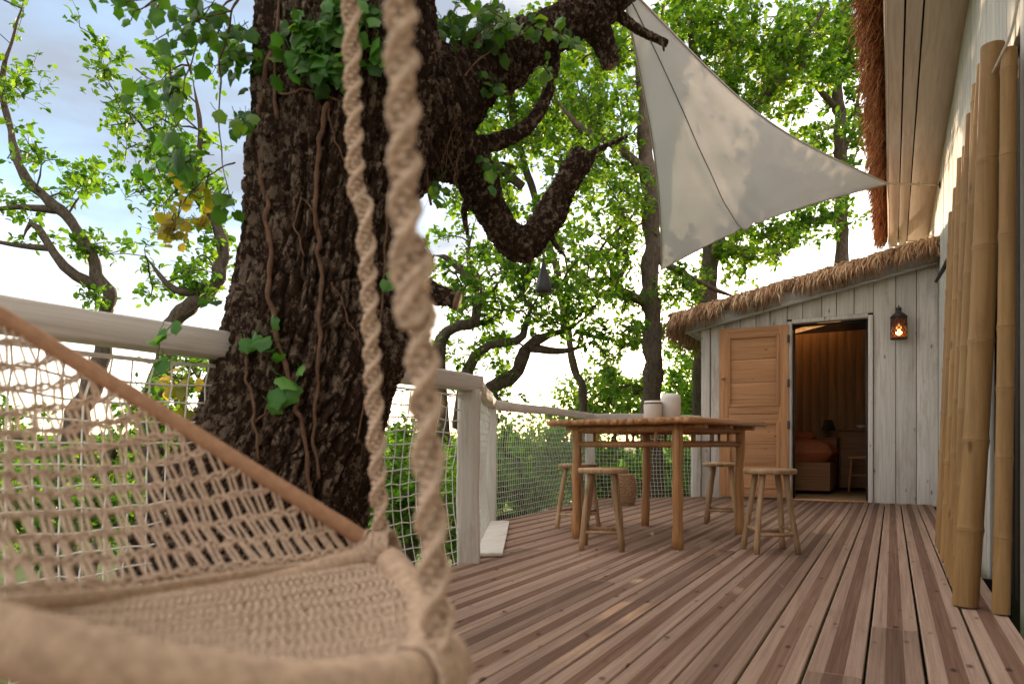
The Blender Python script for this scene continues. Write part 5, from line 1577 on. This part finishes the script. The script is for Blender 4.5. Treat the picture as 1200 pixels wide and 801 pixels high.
def tree(name, label, limbs, crowns, leaf='leaf_mid', seed=0, leaf_size=0.085, per=26, spread=0.26, step=0.28, r_twig=0.006, bark='bark_far', cat='tree', group=None, wig=0.09):
    """limbs: lists of (px, py, d, radius_m); crowns: (px, py, d, rx_px, ry_px, rd_m, clusters)"""
    r = np.random.default_rng(seed)
    L0 = [np.array([[*at(p[0], p[1], p[2]), p[3]] for p in l]) for l in limbs]
    base = L0[0][0]
    root = thing(name, label, cat, (base[0], base[1], GZ), group=group)
    # trunk runs down to the ground
    foot = np.array([[base[0] + r.normal(0, 0.2), base[1] + r.normal(0, 0.2), GZ - 0.3, base[3] * 1.5], [base[0] + r.normal(0, 0.15), base[1] + r.normal(0, 0.15), (GZ + base[2]) / 2, base[3] * 1.1]])
    if base[2] > GZ + 0.5:
        L0[0] = np.vstack([foot, L0[0]])
    nodes, par, ends = [], [], []
    tm = MB()
    for l in L0:
        n_ = max(8, int(np.linalg.norm(np.diff(l[:, :3], axis=0), axis=1).sum() / 0.12))
        Q = catmull(l, n_)
        if l is not L0[0] or base[3] > 0.1:
            Q[:, 3] *= np.clip(np.linspace(1, 0, n_) / 0.30, 0.12, 1)
            ends.append(Q[-1, :3].copy())
        jit = np.c_[vnoise(np.arange(n_) * 0.35, np.zeros(n_) + seed) - 0.5, vnoise(np.arange(n_) * 0.35, np.zeros(n_) + seed + 5) - 0.5, vnoise(np.arange(n_) * 0.35, np.zeros(n_) + seed + 9) - 0.5] * 0.10
        Q[:, :3] += jit * np.clip(Q[:, 3:4] * 12, 0.3, 1)
        v, f, _ = tube_geo(Q[:, :3], np.maximum(Q[:, 3] * (1 + 0.10 * np.sin(np.arange(n_) * 0.9)), 0.004), 12)
        vv_ = v.reshape(n_, 12, 3); cc = Q[:, None, :3]
        vv_ = cc + (vv_ - cc) * (1 + 0.16 * (r.random((n_, 12, 1)) - 0.5))
        tm.add(vv_.reshape(-1, 3), f)
        nodes += list(Q[:, :3]); par += [-1] * n_
    tm.build('trunk', M[bark], root, smooth=True)
    nl = len(nodes)
    # cluster targets inside the crowns
    T_ = []
    for px, py, d, rx, ry, rd, k_ in crowns:
        u = norm(r.normal(size=(k_, 3))) * (r.random((k_, 1)) ** (1 / 2.2))
        for q in u:
            T_.append(at(px + q[0] * rx, py + q[1] * ry, d + q[2] * rd))
    for e_ in ends:
        for q in range(3):
            T_.append(e_ + r.normal(0, 0.22, 3) + [0, 0, 0.1])
    T_ = np.array(T_)
    T_ = T_[np.arccos(np.clip(norm(T_ - np.array([0, 0, CAM_H])) @ SUN_DIR, -1, 1)) > math.radians(1.5)]
    nn = np.array(nodes)
    dm = np.min(np.linalg.norm(T_[:, None] - nn[None], axis=2), axis=1)
    T_ = T_[np.argsort(dm)]
    buf = np.empty((nl + len(T_) * 40, 3)); buf[:nl] = nn; cnt = nl
    chains = []
    weight = {}
    for t_ in T_:
        dd = np.linalg.norm(buf[:cnt] - t_, axis=1)
        s_ = int(np.argmin(dd + 0.25 * np.clip(buf[:cnt, 2] - t_[2], 0, None)))
        Ld = dd[s_]
        k_ = int(min(30, max(2, Ld / step)))
        a = buf[s_]
        pts = a + (t_ - a) * np.linspace(0, 1, k_ + 1)[:, None]
        off = np.cumsum(r.normal(0, wig * min(1, Ld), (k_ + 1, 3)), 0) * 0.5
        off -= off[-1] * np.linspace(0, 1, k_ + 1)[:, None]; off[0] = 0
        arch = np.sin(np.pi * np.linspace(0, 1, k_ + 1)) * 0.10 * Ld
        pts = pts + off; pts[:, 2] += arch
        ids = [s_]
        for p in pts[1:]:
            buf[cnt] = p; par.append(ids[-1]); ids.append(cnt); cnt += 1
        chains.append(ids)
    # pipe model for the radii
    w_ = np.zeros(cnt)
    for ids in chains:
        w_[ids[-1]] += 1
    for k_ in range(cnt - 1, nl - 1, -1):
        w_[par[k_]] += w_[k_]
    rad_ = r_twig * np.sqrt(np.maximum(w_, 1)) * 0.9
    bm_ = MB()
    for ids in chains:
        p = buf[ids]; rr = rad_[ids].copy(); rr[0] = rr[1]
        rr[-1] *= 0.6
        bm_.tube(p, rr, 5, caps=False)
    # leaves: tufts at the end of every branch, some along it
    LP, LD = [], []
    tips = [(buf[c_[-1]], 1.0) for c_ in chains] + [(buf[c_[len(c_) // 2]], 0.5) for c_ in chains if len(c_) > 4]
    for p, k_ in tips:
        sp_ = spread * r.uniform(0.6, 1.3)
        nt_ = r.integers(3, 6)
        for q in range(nt_):
            dr_ = norm(r.normal(size=3) * [1, 1, 0.7] + [0, 0, 0.25])
            e_ = p + dr_ * sp_ * r.uniform(0.5, 1.1)
            if q < 3: bm_.tube(np.array([p, (p + e_) / 2 + r.normal(0, 0.015, 3), e_]), [r_twig * 0.6, r_twig * 0.45, r_twig * 0.3], 4, caps=False)
            m_ = max(2, int(per * k_ / nt_ * r.uniform(0.5, 1.5)))
            f_ = r.random((m_, 1)) ** 0.6
            LP.append(p + (e_ - p) * f_ + r.normal(0, 0.028, (m_, 3)))
            LD.append(dr_ * 0.6 + r.normal(0, 0.75, (m_, 3)))
    bm_.build('branches', M[bark], root)['kind'] = 'stuff'
    LP = np.vstack(LP); LD = np.vstack(LD)
    rel = LP - np.array([0, 0, CAM_H])
    gap = np.arccos(np.clip(norm(rel) @ SUN_DIR, -1, 1)) < math.radians(1.15)      # the hole in the foliage the sun shines through
    LP, LD = LP[~gap], LD[~gap]
    v, f3, f4 = leaf_cloud(LP, LD, leaf_size, r)
    cm = MB(); cm.add(v, f3, 0, np.repeat(r.random(len(LP)), 7)); cm.f.append((f4, 0))
    cm.build('crown', M[leaf], root)['kind'] = 'stuff'
    return root, len(LP)

NL = 0
def T(*a, **k):
    global NL
    _, n_ = tree(*a, **k); NL += n_
# far left oak with snaking limbs
T('oak_tree', 'twisted oak with thin snaking limbs at the far left above the railing',
  [[(70, 640, 8.6, 0.18), (85, 520, 8.6, 0.15), (112, 440, 8.7, 0.12), (128, 365, 8.8, 0.09), (108, 300, 8.8, 0.072), (72, 245, 8.8, 0.066), (28, 205, 8.8, 0.058), (12, 150, 8.8, 0.05), (4, 90, 8.8, 0.055), (22, 20, 8.8, 0.04), (40, -60, 8.8, 0.03)],
   [(118, 335, 8.8, 0.08), (88, 318, 8.7, 0.06), (60, 290, 8.6, 0.055), (38, 262, 8.6, 0.05), (28, 280, 8.6, 0.035)],
   [(60, 290, 8.6, 0.04), (20, 286, 8.5, 0.03), (-40, 280, 8.4, 0.02)],
   [(72, 245, 8.8, 0.05), (30, 242, 8.8, 0.04), (-30, 250, 8.8, 0.03)]],
  [(20, 95, 8.8, 45, 40, 0.6, 10), (95, 215, 8.8, 60, 26, 0.7, 16), (30, 170, 8.6, 40, 30, 0.6, 8), (105, 285, 8.8, 40, 22, 0.5, 9), (20, 235, 8.7, 40, 25, 0.5, 6), (110, 350, 8.6, 25, 10, 0.4, 6), (-20, 40, 9, 60, 60, 0.8, 14)],
  'leaf_mid', 21, 0.10, 22, 0.24)
T('oak_tree', 'small oak with upright airy branches just left of the big trunk',
  [[(170, 560, 7.6, 0.14), (185, 450, 7.6, 0.12), (205, 370, 7.6, 0.09), (240, 345, 7.6, 0.08), (262, 318, 7.6, 0.07), (255, 270, 7.6, 0.06), (225, 225, 7.6, 0.05), (185, 165, 7.6, 0.04), (150, 130, 7.6, 0.03), (112, 70, 7.6, 0.02)],
   [(225, 225, 7.6, 0.04), (235, 160, 7.6, 0.03), (225, 90, 7.6, 0.02)],
   [(240, 345, 7.6, 0.05), (200, 335, 7.5, 0.035), (170, 300, 7.5, 0.025)]],
  [(165, 140, 7.6, 60, 60, 0.7, 26), (215, 200, 7.6, 45, 60, 0.7, 24), (220, 330, 7.6, 55, 30, 0.6, 20), (120, 85, 7.6, 25, 25, 0.4, 6), (195, 60, 7.6, 30, 35, 0.5, 7), (180, 240, 7.4, 40, 35, 0.5, 8), (250, 290, 7.8, 30, 40, 0.5, 10)],
  'leaf_mid', 22, 0.085, 24, 0.22)
# centre oak behind the corner post
T('oak_tree', 'spreading oak with forked dark limbs behind the corner post',
  [[(560, 560, 7.2, 0.17), (568, 490, 7.2, 0.11), (580, 458, 7.2, 0.085), (602, 432, 7.2, 0.07), (622, 406, 7.2, 0.06), (650, 391, 7.2, 0.045), (680, 378, 7.2, 0.035), (710, 345, 7.2, 0.03)],
   [(545, 500, 7.0, 0.09), (548, 436, 7.0, 0.06), (570, 408, 7.0, 0.048), (607, 398, 7.0, 0.04), (620, 370, 7.0, 0.032), (640, 330, 7.0, 0.03)],
   [(520, 520, 6.8, 0.12), (514, 410, 6.8, 0.07), (535, 385, 6.8, 0.055), (556, 375, 6.8, 0.048), (562, 335, 6.8, 0.042), (548, 300, 6.8, 0.035), (560, 250, 6.8, 0.03)],
   [(622, 406, 7.2, 0.05), (660, 411, 7.2, 0.03), (690, 405, 7.2, 0.02)],
   [(562, 335, 6.8, 0.05), (530, 306, 6.8, 0.035), (508, 300, 6.8, 0.02)]],
  [(600, 340, 7.0, 70, 50, 0.9, 46), (540, 330, 6.8, 45, 60, 0.8, 26), (660, 370, 7.2, 50, 30, 0.7, 20), (570, 420, 7.2, 40, 30, 0.6, 12), (620, 300, 7.2, 70, 35, 0.8, 24), (520, 430, 7.1, 35, 35, 0.6, 8), (700, 385, 7.2, 25, 20, 0.4, 5), (590, 480, 7.4, 30, 20, 0.5, 8)],
  'leaf_mid', 23, 0.07, 30, 0.20)
T('oak_tree', 'straight trunked oak in front of the low sun behind the two jars',
  [[(764, 610, 9.0, 0.155), (764, 470, 9.0, 0.135), (765, 400, 9.0, 0.12), (764, 330, 9.0, 0.115), (762, 250, 9.0, 0.11), (757, 170, 9.0, 0.10), (752, 90, 9.0, 0.085), (748, 0, 9.0, 0.06), (740, -80, 9.0, 0.04)],
   [(764, 360, 9.0, 0.06), (738, 345, 8.9, 0.05), (718, 335, 8.8, 0.045), (735, 305, 8.8, 0.04), (715, 285, 8.7, 0.03), (690, 270, 8.6, 0.02)],
   [(757, 200, 9.0, 0.06), (720, 170, 8.9, 0.05), (680, 150, 8.8, 0.04), (640, 100, 8.7, 0.03)],
   [(764, 300, 9.0, 0.05), (800, 320, 9.1, 0.04), (840, 340, 9.2, 0.03), (870, 350, 9.3, 0.02)]],
  [(700, 300, 8.8, 60, 45, 0.9, 40), (740, 240, 9.0, 45, 50, 0.9, 34), (690, 200, 8.9, 60, 50, 0.9, 40), (800, 340, 9.2, 45, 35, 0.7, 20), (720, 130, 9.0, 50, 50, 0.9, 40), (745, 350, 9.0, 35, 30, 0.6, 14), (700, 345, 8.8, 50, 22, 0.7, 14), (790, 395, 9.4, 30, 25, 0.5, 12), (735, 405, 9.4, 26, 40, 0.5, 24), (742, 440, 9.6, 32, 26, 0.5, 30), (735, 425, 10.2, 40, 36, 0.6, 60)],
  'leaf_yellow', 24, 0.078, 34, 0.23)
T('oak_tree', 'leafy oak crown glowing yellow green behind the bent limb',
  [[(690, 620, 10.5, 0.08), (684, 480, 10.5, 0.065), (668, 400, 10.5, 0.055), (645, 290, 10.5, 0.055), (612, 180, 10.5, 0.055), (590, 90, 10.5, 0.07), (560, 10, 10.5, 0.05)],
   [(620, 280, 10.5, 0.09), (660, 200, 10.5, 0.07), (690, 130, 10.5, 0.05), (720, 60, 10.5, 0.03)],
   [(612, 220, 10.5, 0.07), (570, 190, 10.5, 0.05), (530, 180, 10.5, 0.03)]],
  [(600, 150, 10.5, 70, 60, 1.2, 56), (660, 130, 10.5, 60, 70, 1.2, 56), (570, 230, 10.5, 50, 45, 1.0, 26), (700, 60, 10.5, 60, 50, 1.0, 40), (620, 50, 10.5, 80, 45, 1.0, 40), (540, 150, 10.5, 40, 50, 0.8, 18), (660, 240, 10.5, 40, 30, 0.8, 14)],
  'leaf_yellow', 25, 0.10, 40, 0.27)
T('oak_tree', 'tall oak with a slim upright trunk behind the thatched cabin roof',
  [[(990, 560, 11.5, 0.13), (988, 280, 11.5, 0.11), (985, 190, 11.5, 0.10), (982, 100, 11.5, 0.09), (986, 0, 11.5, 0.07), (990, -80, 11.5, 0.05)],
   [(985, 190, 11.5, 0.05), (1000, 150, 11.5, 0.04), (1010, 90, 11.5, 0.03)],
   [(984, 130, 11.5, 0.05), (950, 90, 11.4, 0.04), (930, 30, 11.3, 0.03)],
   [(988, 260, 11.5, 0.04), (940, 262, 11.4, 0.035), (890, 275, 11.3, 0.03), (850, 265, 11.2, 0.02)]],
  [(970, 60, 11.5, 60, 60, 1.2, 52), (1000, 160, 11.5, 40, 50, 1.0, 22), (960, 180, 11.5, 45, 40, 1.0, 22), (900, 270, 11.3, 60, 25, 0.8, 22), (970, 250, 11.4, 35, 25, 0.8, 16), (1010, 20, 11.5, 30, 40, 0.8, 16), (840, 280, 11.3, 35, 22, 0.7, 10)],
  'leaf_mid', 26, 0.10, 40, 0.26)
T('oak_tree', 'broad oak with slanting limbs behind the upper edge of the sail',
  [[(820, 600, 10.2, 0.18), (830, 350, 10.2, 0.15), (850, 230, 10.2, 0.12), (880, 140, 10.2, 0.10), (920, 80, 10.2, 0.08), (960, 20, 10.2, 0.06), (990, -40, 10.2, 0.04)],
   [(850, 230, 10.2, 0.08), (830, 130, 10.2, 0.06), (810, 40, 10.2, 0.05), (800, -40, 10.2, 0.03)],
   [(880, 140, 10.2, 0.06), (900, 170, 10.1, 0.05), (950, 175, 10.0, 0.03)],
   [(840, 300, 10.2, 0.05), (880, 290, 10.1, 0.045), (920, 300, 10.0, 0.03)]],
  [(860, 40, 10.2, 70, 50, 1.1, 62), (800, 20, 10.2, 45, 45, 1.0, 28), (910, 100, 10.2, 55, 45, 1.0, 40), (830, 110, 10.2, 60, 45, 1.0, 34), (940, 40, 10.2, 50, 45, 1.0, 34), (900, 290, 10.1, 50, 25, 0.8, 18), (850, 300, 10.1, 40, 24, 0.8, 14), (900, 190, 10.2, 50, 30, 0.8, 16)],
  'leaf_yellow', 27, 0.095, 40, 0.26)
# lower trees and bushes whose crowns stand about level with the deck
BU = [('bush_tree', 'bright green bushy crown behind the net right of the corner post', (630, 560, 10, 0.08), [(640, 560, 10, 62, 62, 1.2, 120), (600, 530, 9.8, 35, 40, 0.8, 36), (680, 540, 10.5, 40, 45, 0.9, 40)], 'leaf_bright', 0.085),
      ('bush_tree', 'green bush behind the net between the trunk and the corner post', (480, 600, 5.6, 0.06), [(480, 560, 5.8, 60, 75, 0.8, 90), (440, 610, 5.4, 40, 60, 0.6, 40), (520, 620, 5.4, 35, 60, 0.5, 36)], 'leaf_bright', 0.06),
      ('bush_tree', 'dark leafy bush low behind the netting at the left edge', (60, 640, 7.0, 0.06), [(30, 600, 7, 110, 60, 1.0, 100), (150, 590, 7, 80, 70, 1.0, 70), (20, 500, 7.5, 40, 30, 0.6, 14)], 'leaf_mid', 0.075),
      ('bush_tree', 'loose bush of fine pale leaves behind the net left of the trunk', (180, 560, 4.6, 0.04), [(190, 500, 4.8, 55, 50, 0.5, 34), (110, 540, 4.8, 50, 45, 0.5, 26), (215, 440, 5, 30, 30, 0.4, 14), (240, 590, 4.6, 60, 60, 0.5, 26)], 'leaf_mid', 0.05),
      ('bush_tree', 'sunlit yellow green treetop right under the sun behind the table', (720, 500, 14, 0.12), [(715, 470, 14, 66, 36, 1.6, 130), (660, 500, 14, 40, 26, 1.2, 40), (770, 500, 13.5, 60, 40, 1.2, 60)], 'leaf_yellow', 0.10),
      ('bush_tree', 'fresh green treetop beside the cabin corner behind the jars', (805, 520, 11.5, 0.10), [(808, 465, 11.5, 30, 45, 1.0, 70), (790, 530, 11.5, 45, 45, 1.0, 60), (800, 420, 12, 26, 26, 0.8, 20)], 'leaf_bright', 0.085),
      ('bush_tree', 'green bush behind the net seen under the table top', (740, 580, 9.0, 0.07), [(735, 565, 9.6, 60, 45, 0.6, 90), (800, 570, 9.9, 40, 40, 0.5, 50), (690, 560, 9.4, 30, 50, 0.5, 40)], 'leaf_bright', 0.075),
      ('bush_tree', 'green bush crowding the net right beside the corner post foot', (590, 600, 7.6, 0.07), [(590, 560, 8.0, 30, 60, 0.6, 50), (625, 590, 7.8, 40, 30, 0.5, 40), (550, 570, 7.4, 30, 70, 0.6, 46)], 'leaf_bright', 0.07),
      ('bush_tree', 'distant rounded treetop low beyond the left netting', (120, 560, 22, 0.15), [(90, 545, 22, 80, 26, 2.5, 70), (210, 535, 23, 60, 24, 2.0, 50), (-20, 540, 24, 70, 28, 2.5, 50)], 'leaf_dark', 0.16),
      ('bush_tree', 'distant treetop far behind the corner post', (500, 560, 24, 0.15), [(480, 535, 24, 70, 22, 2.5, 60), (580, 530, 25, 70, 20, 2.5, 60)], 'leaf_dark', 0.16)]
for q, (nm, lab, b_, crowns, lf_, sz) in enumerate(BU):
    T(nm, lab, [[(b_[0], b_[1] + 60, b_[2], b_[3] * 1.3), (b_[0], b_[1], b_[2], b_[3])]], crowns, lf_, 50 + q, sz, 30, 0.24 * max(0.75, b_[2] / 10), step=0.35, cat='tree')
print('leaves', NL)

# far woodland at the foot of the sky: one mass
r = np.random.default_rng(77)
m_ = MB()
LP = []
for q in range(420):
    an = ANG + r.uniform(-1.0, 1.0) ; dd = r.uniform(70, 260)
    c_ = np.array([-math.sin(an) * dd, math.cos(an) * dd, GZ + r.uniform(0.5, 2.0)])
    k_ = 46
    u = norm(r.normal(size=(k_, 3))) * r.uniform(0.75, 1.0, (k_, 1)) * np.array([r.uniform(2, 4), r.uniform(2, 4), r.uniform(1.6, 3.4)])
    LP.append(c_ + u)
LP = np.vstack(LP)
v, f3, f4 = leaf_cloud(LP, r.normal(size=LP.shape), 1.9, r)
m_.add(v, f3, 0, np.repeat(r.random(len(LP)), 7)); m_.f.append((f4, 0))
tag(m_.build('far_woodland', M['leaf_dark']), 'hazy line of far woodland low on the horizon', 'woodland', kind='stuff')

# dry bits of leaf lying on the boards
r = np.random.default_rng(91)
n_ = 90
P = np.c_[r.uniform(-1.8, 0.15, n_), r.uniform(1.2, 7.8, n_), np.full(n_, 0.006)]
keep = np.hypot(P[:, 0] + 1.95, P[:, 1] - 1.72) > 0.6
P = P[keep]
v, f3, f4 = leaf_cloud(P, np.c_[r.normal(size=(len(P), 2)), np.zeros(len(P))], 0.022, r)
v = v.reshape(-1, 7, 3); v[:, :, 2] = 0.006 + (v[:, :, 2] - 0.006) * 0.25; v[:, :, 2] -= v[:, :, 2].min(1, keepdims=True) - 0.004
m_ = MB(); m_.add(v.reshape(-1, 3), f3, 0); m_.f.append((f4, 0))
M['litter'] = plain('dry_leaf', (0.13, 0.075, 0.04), 0.9, 0.5, 15)
tag(m_.build('leaf_litter', M['litter']), 'tiny dry leaf bits scattered over the deck boards', 'leaf litter', kind='stuff')
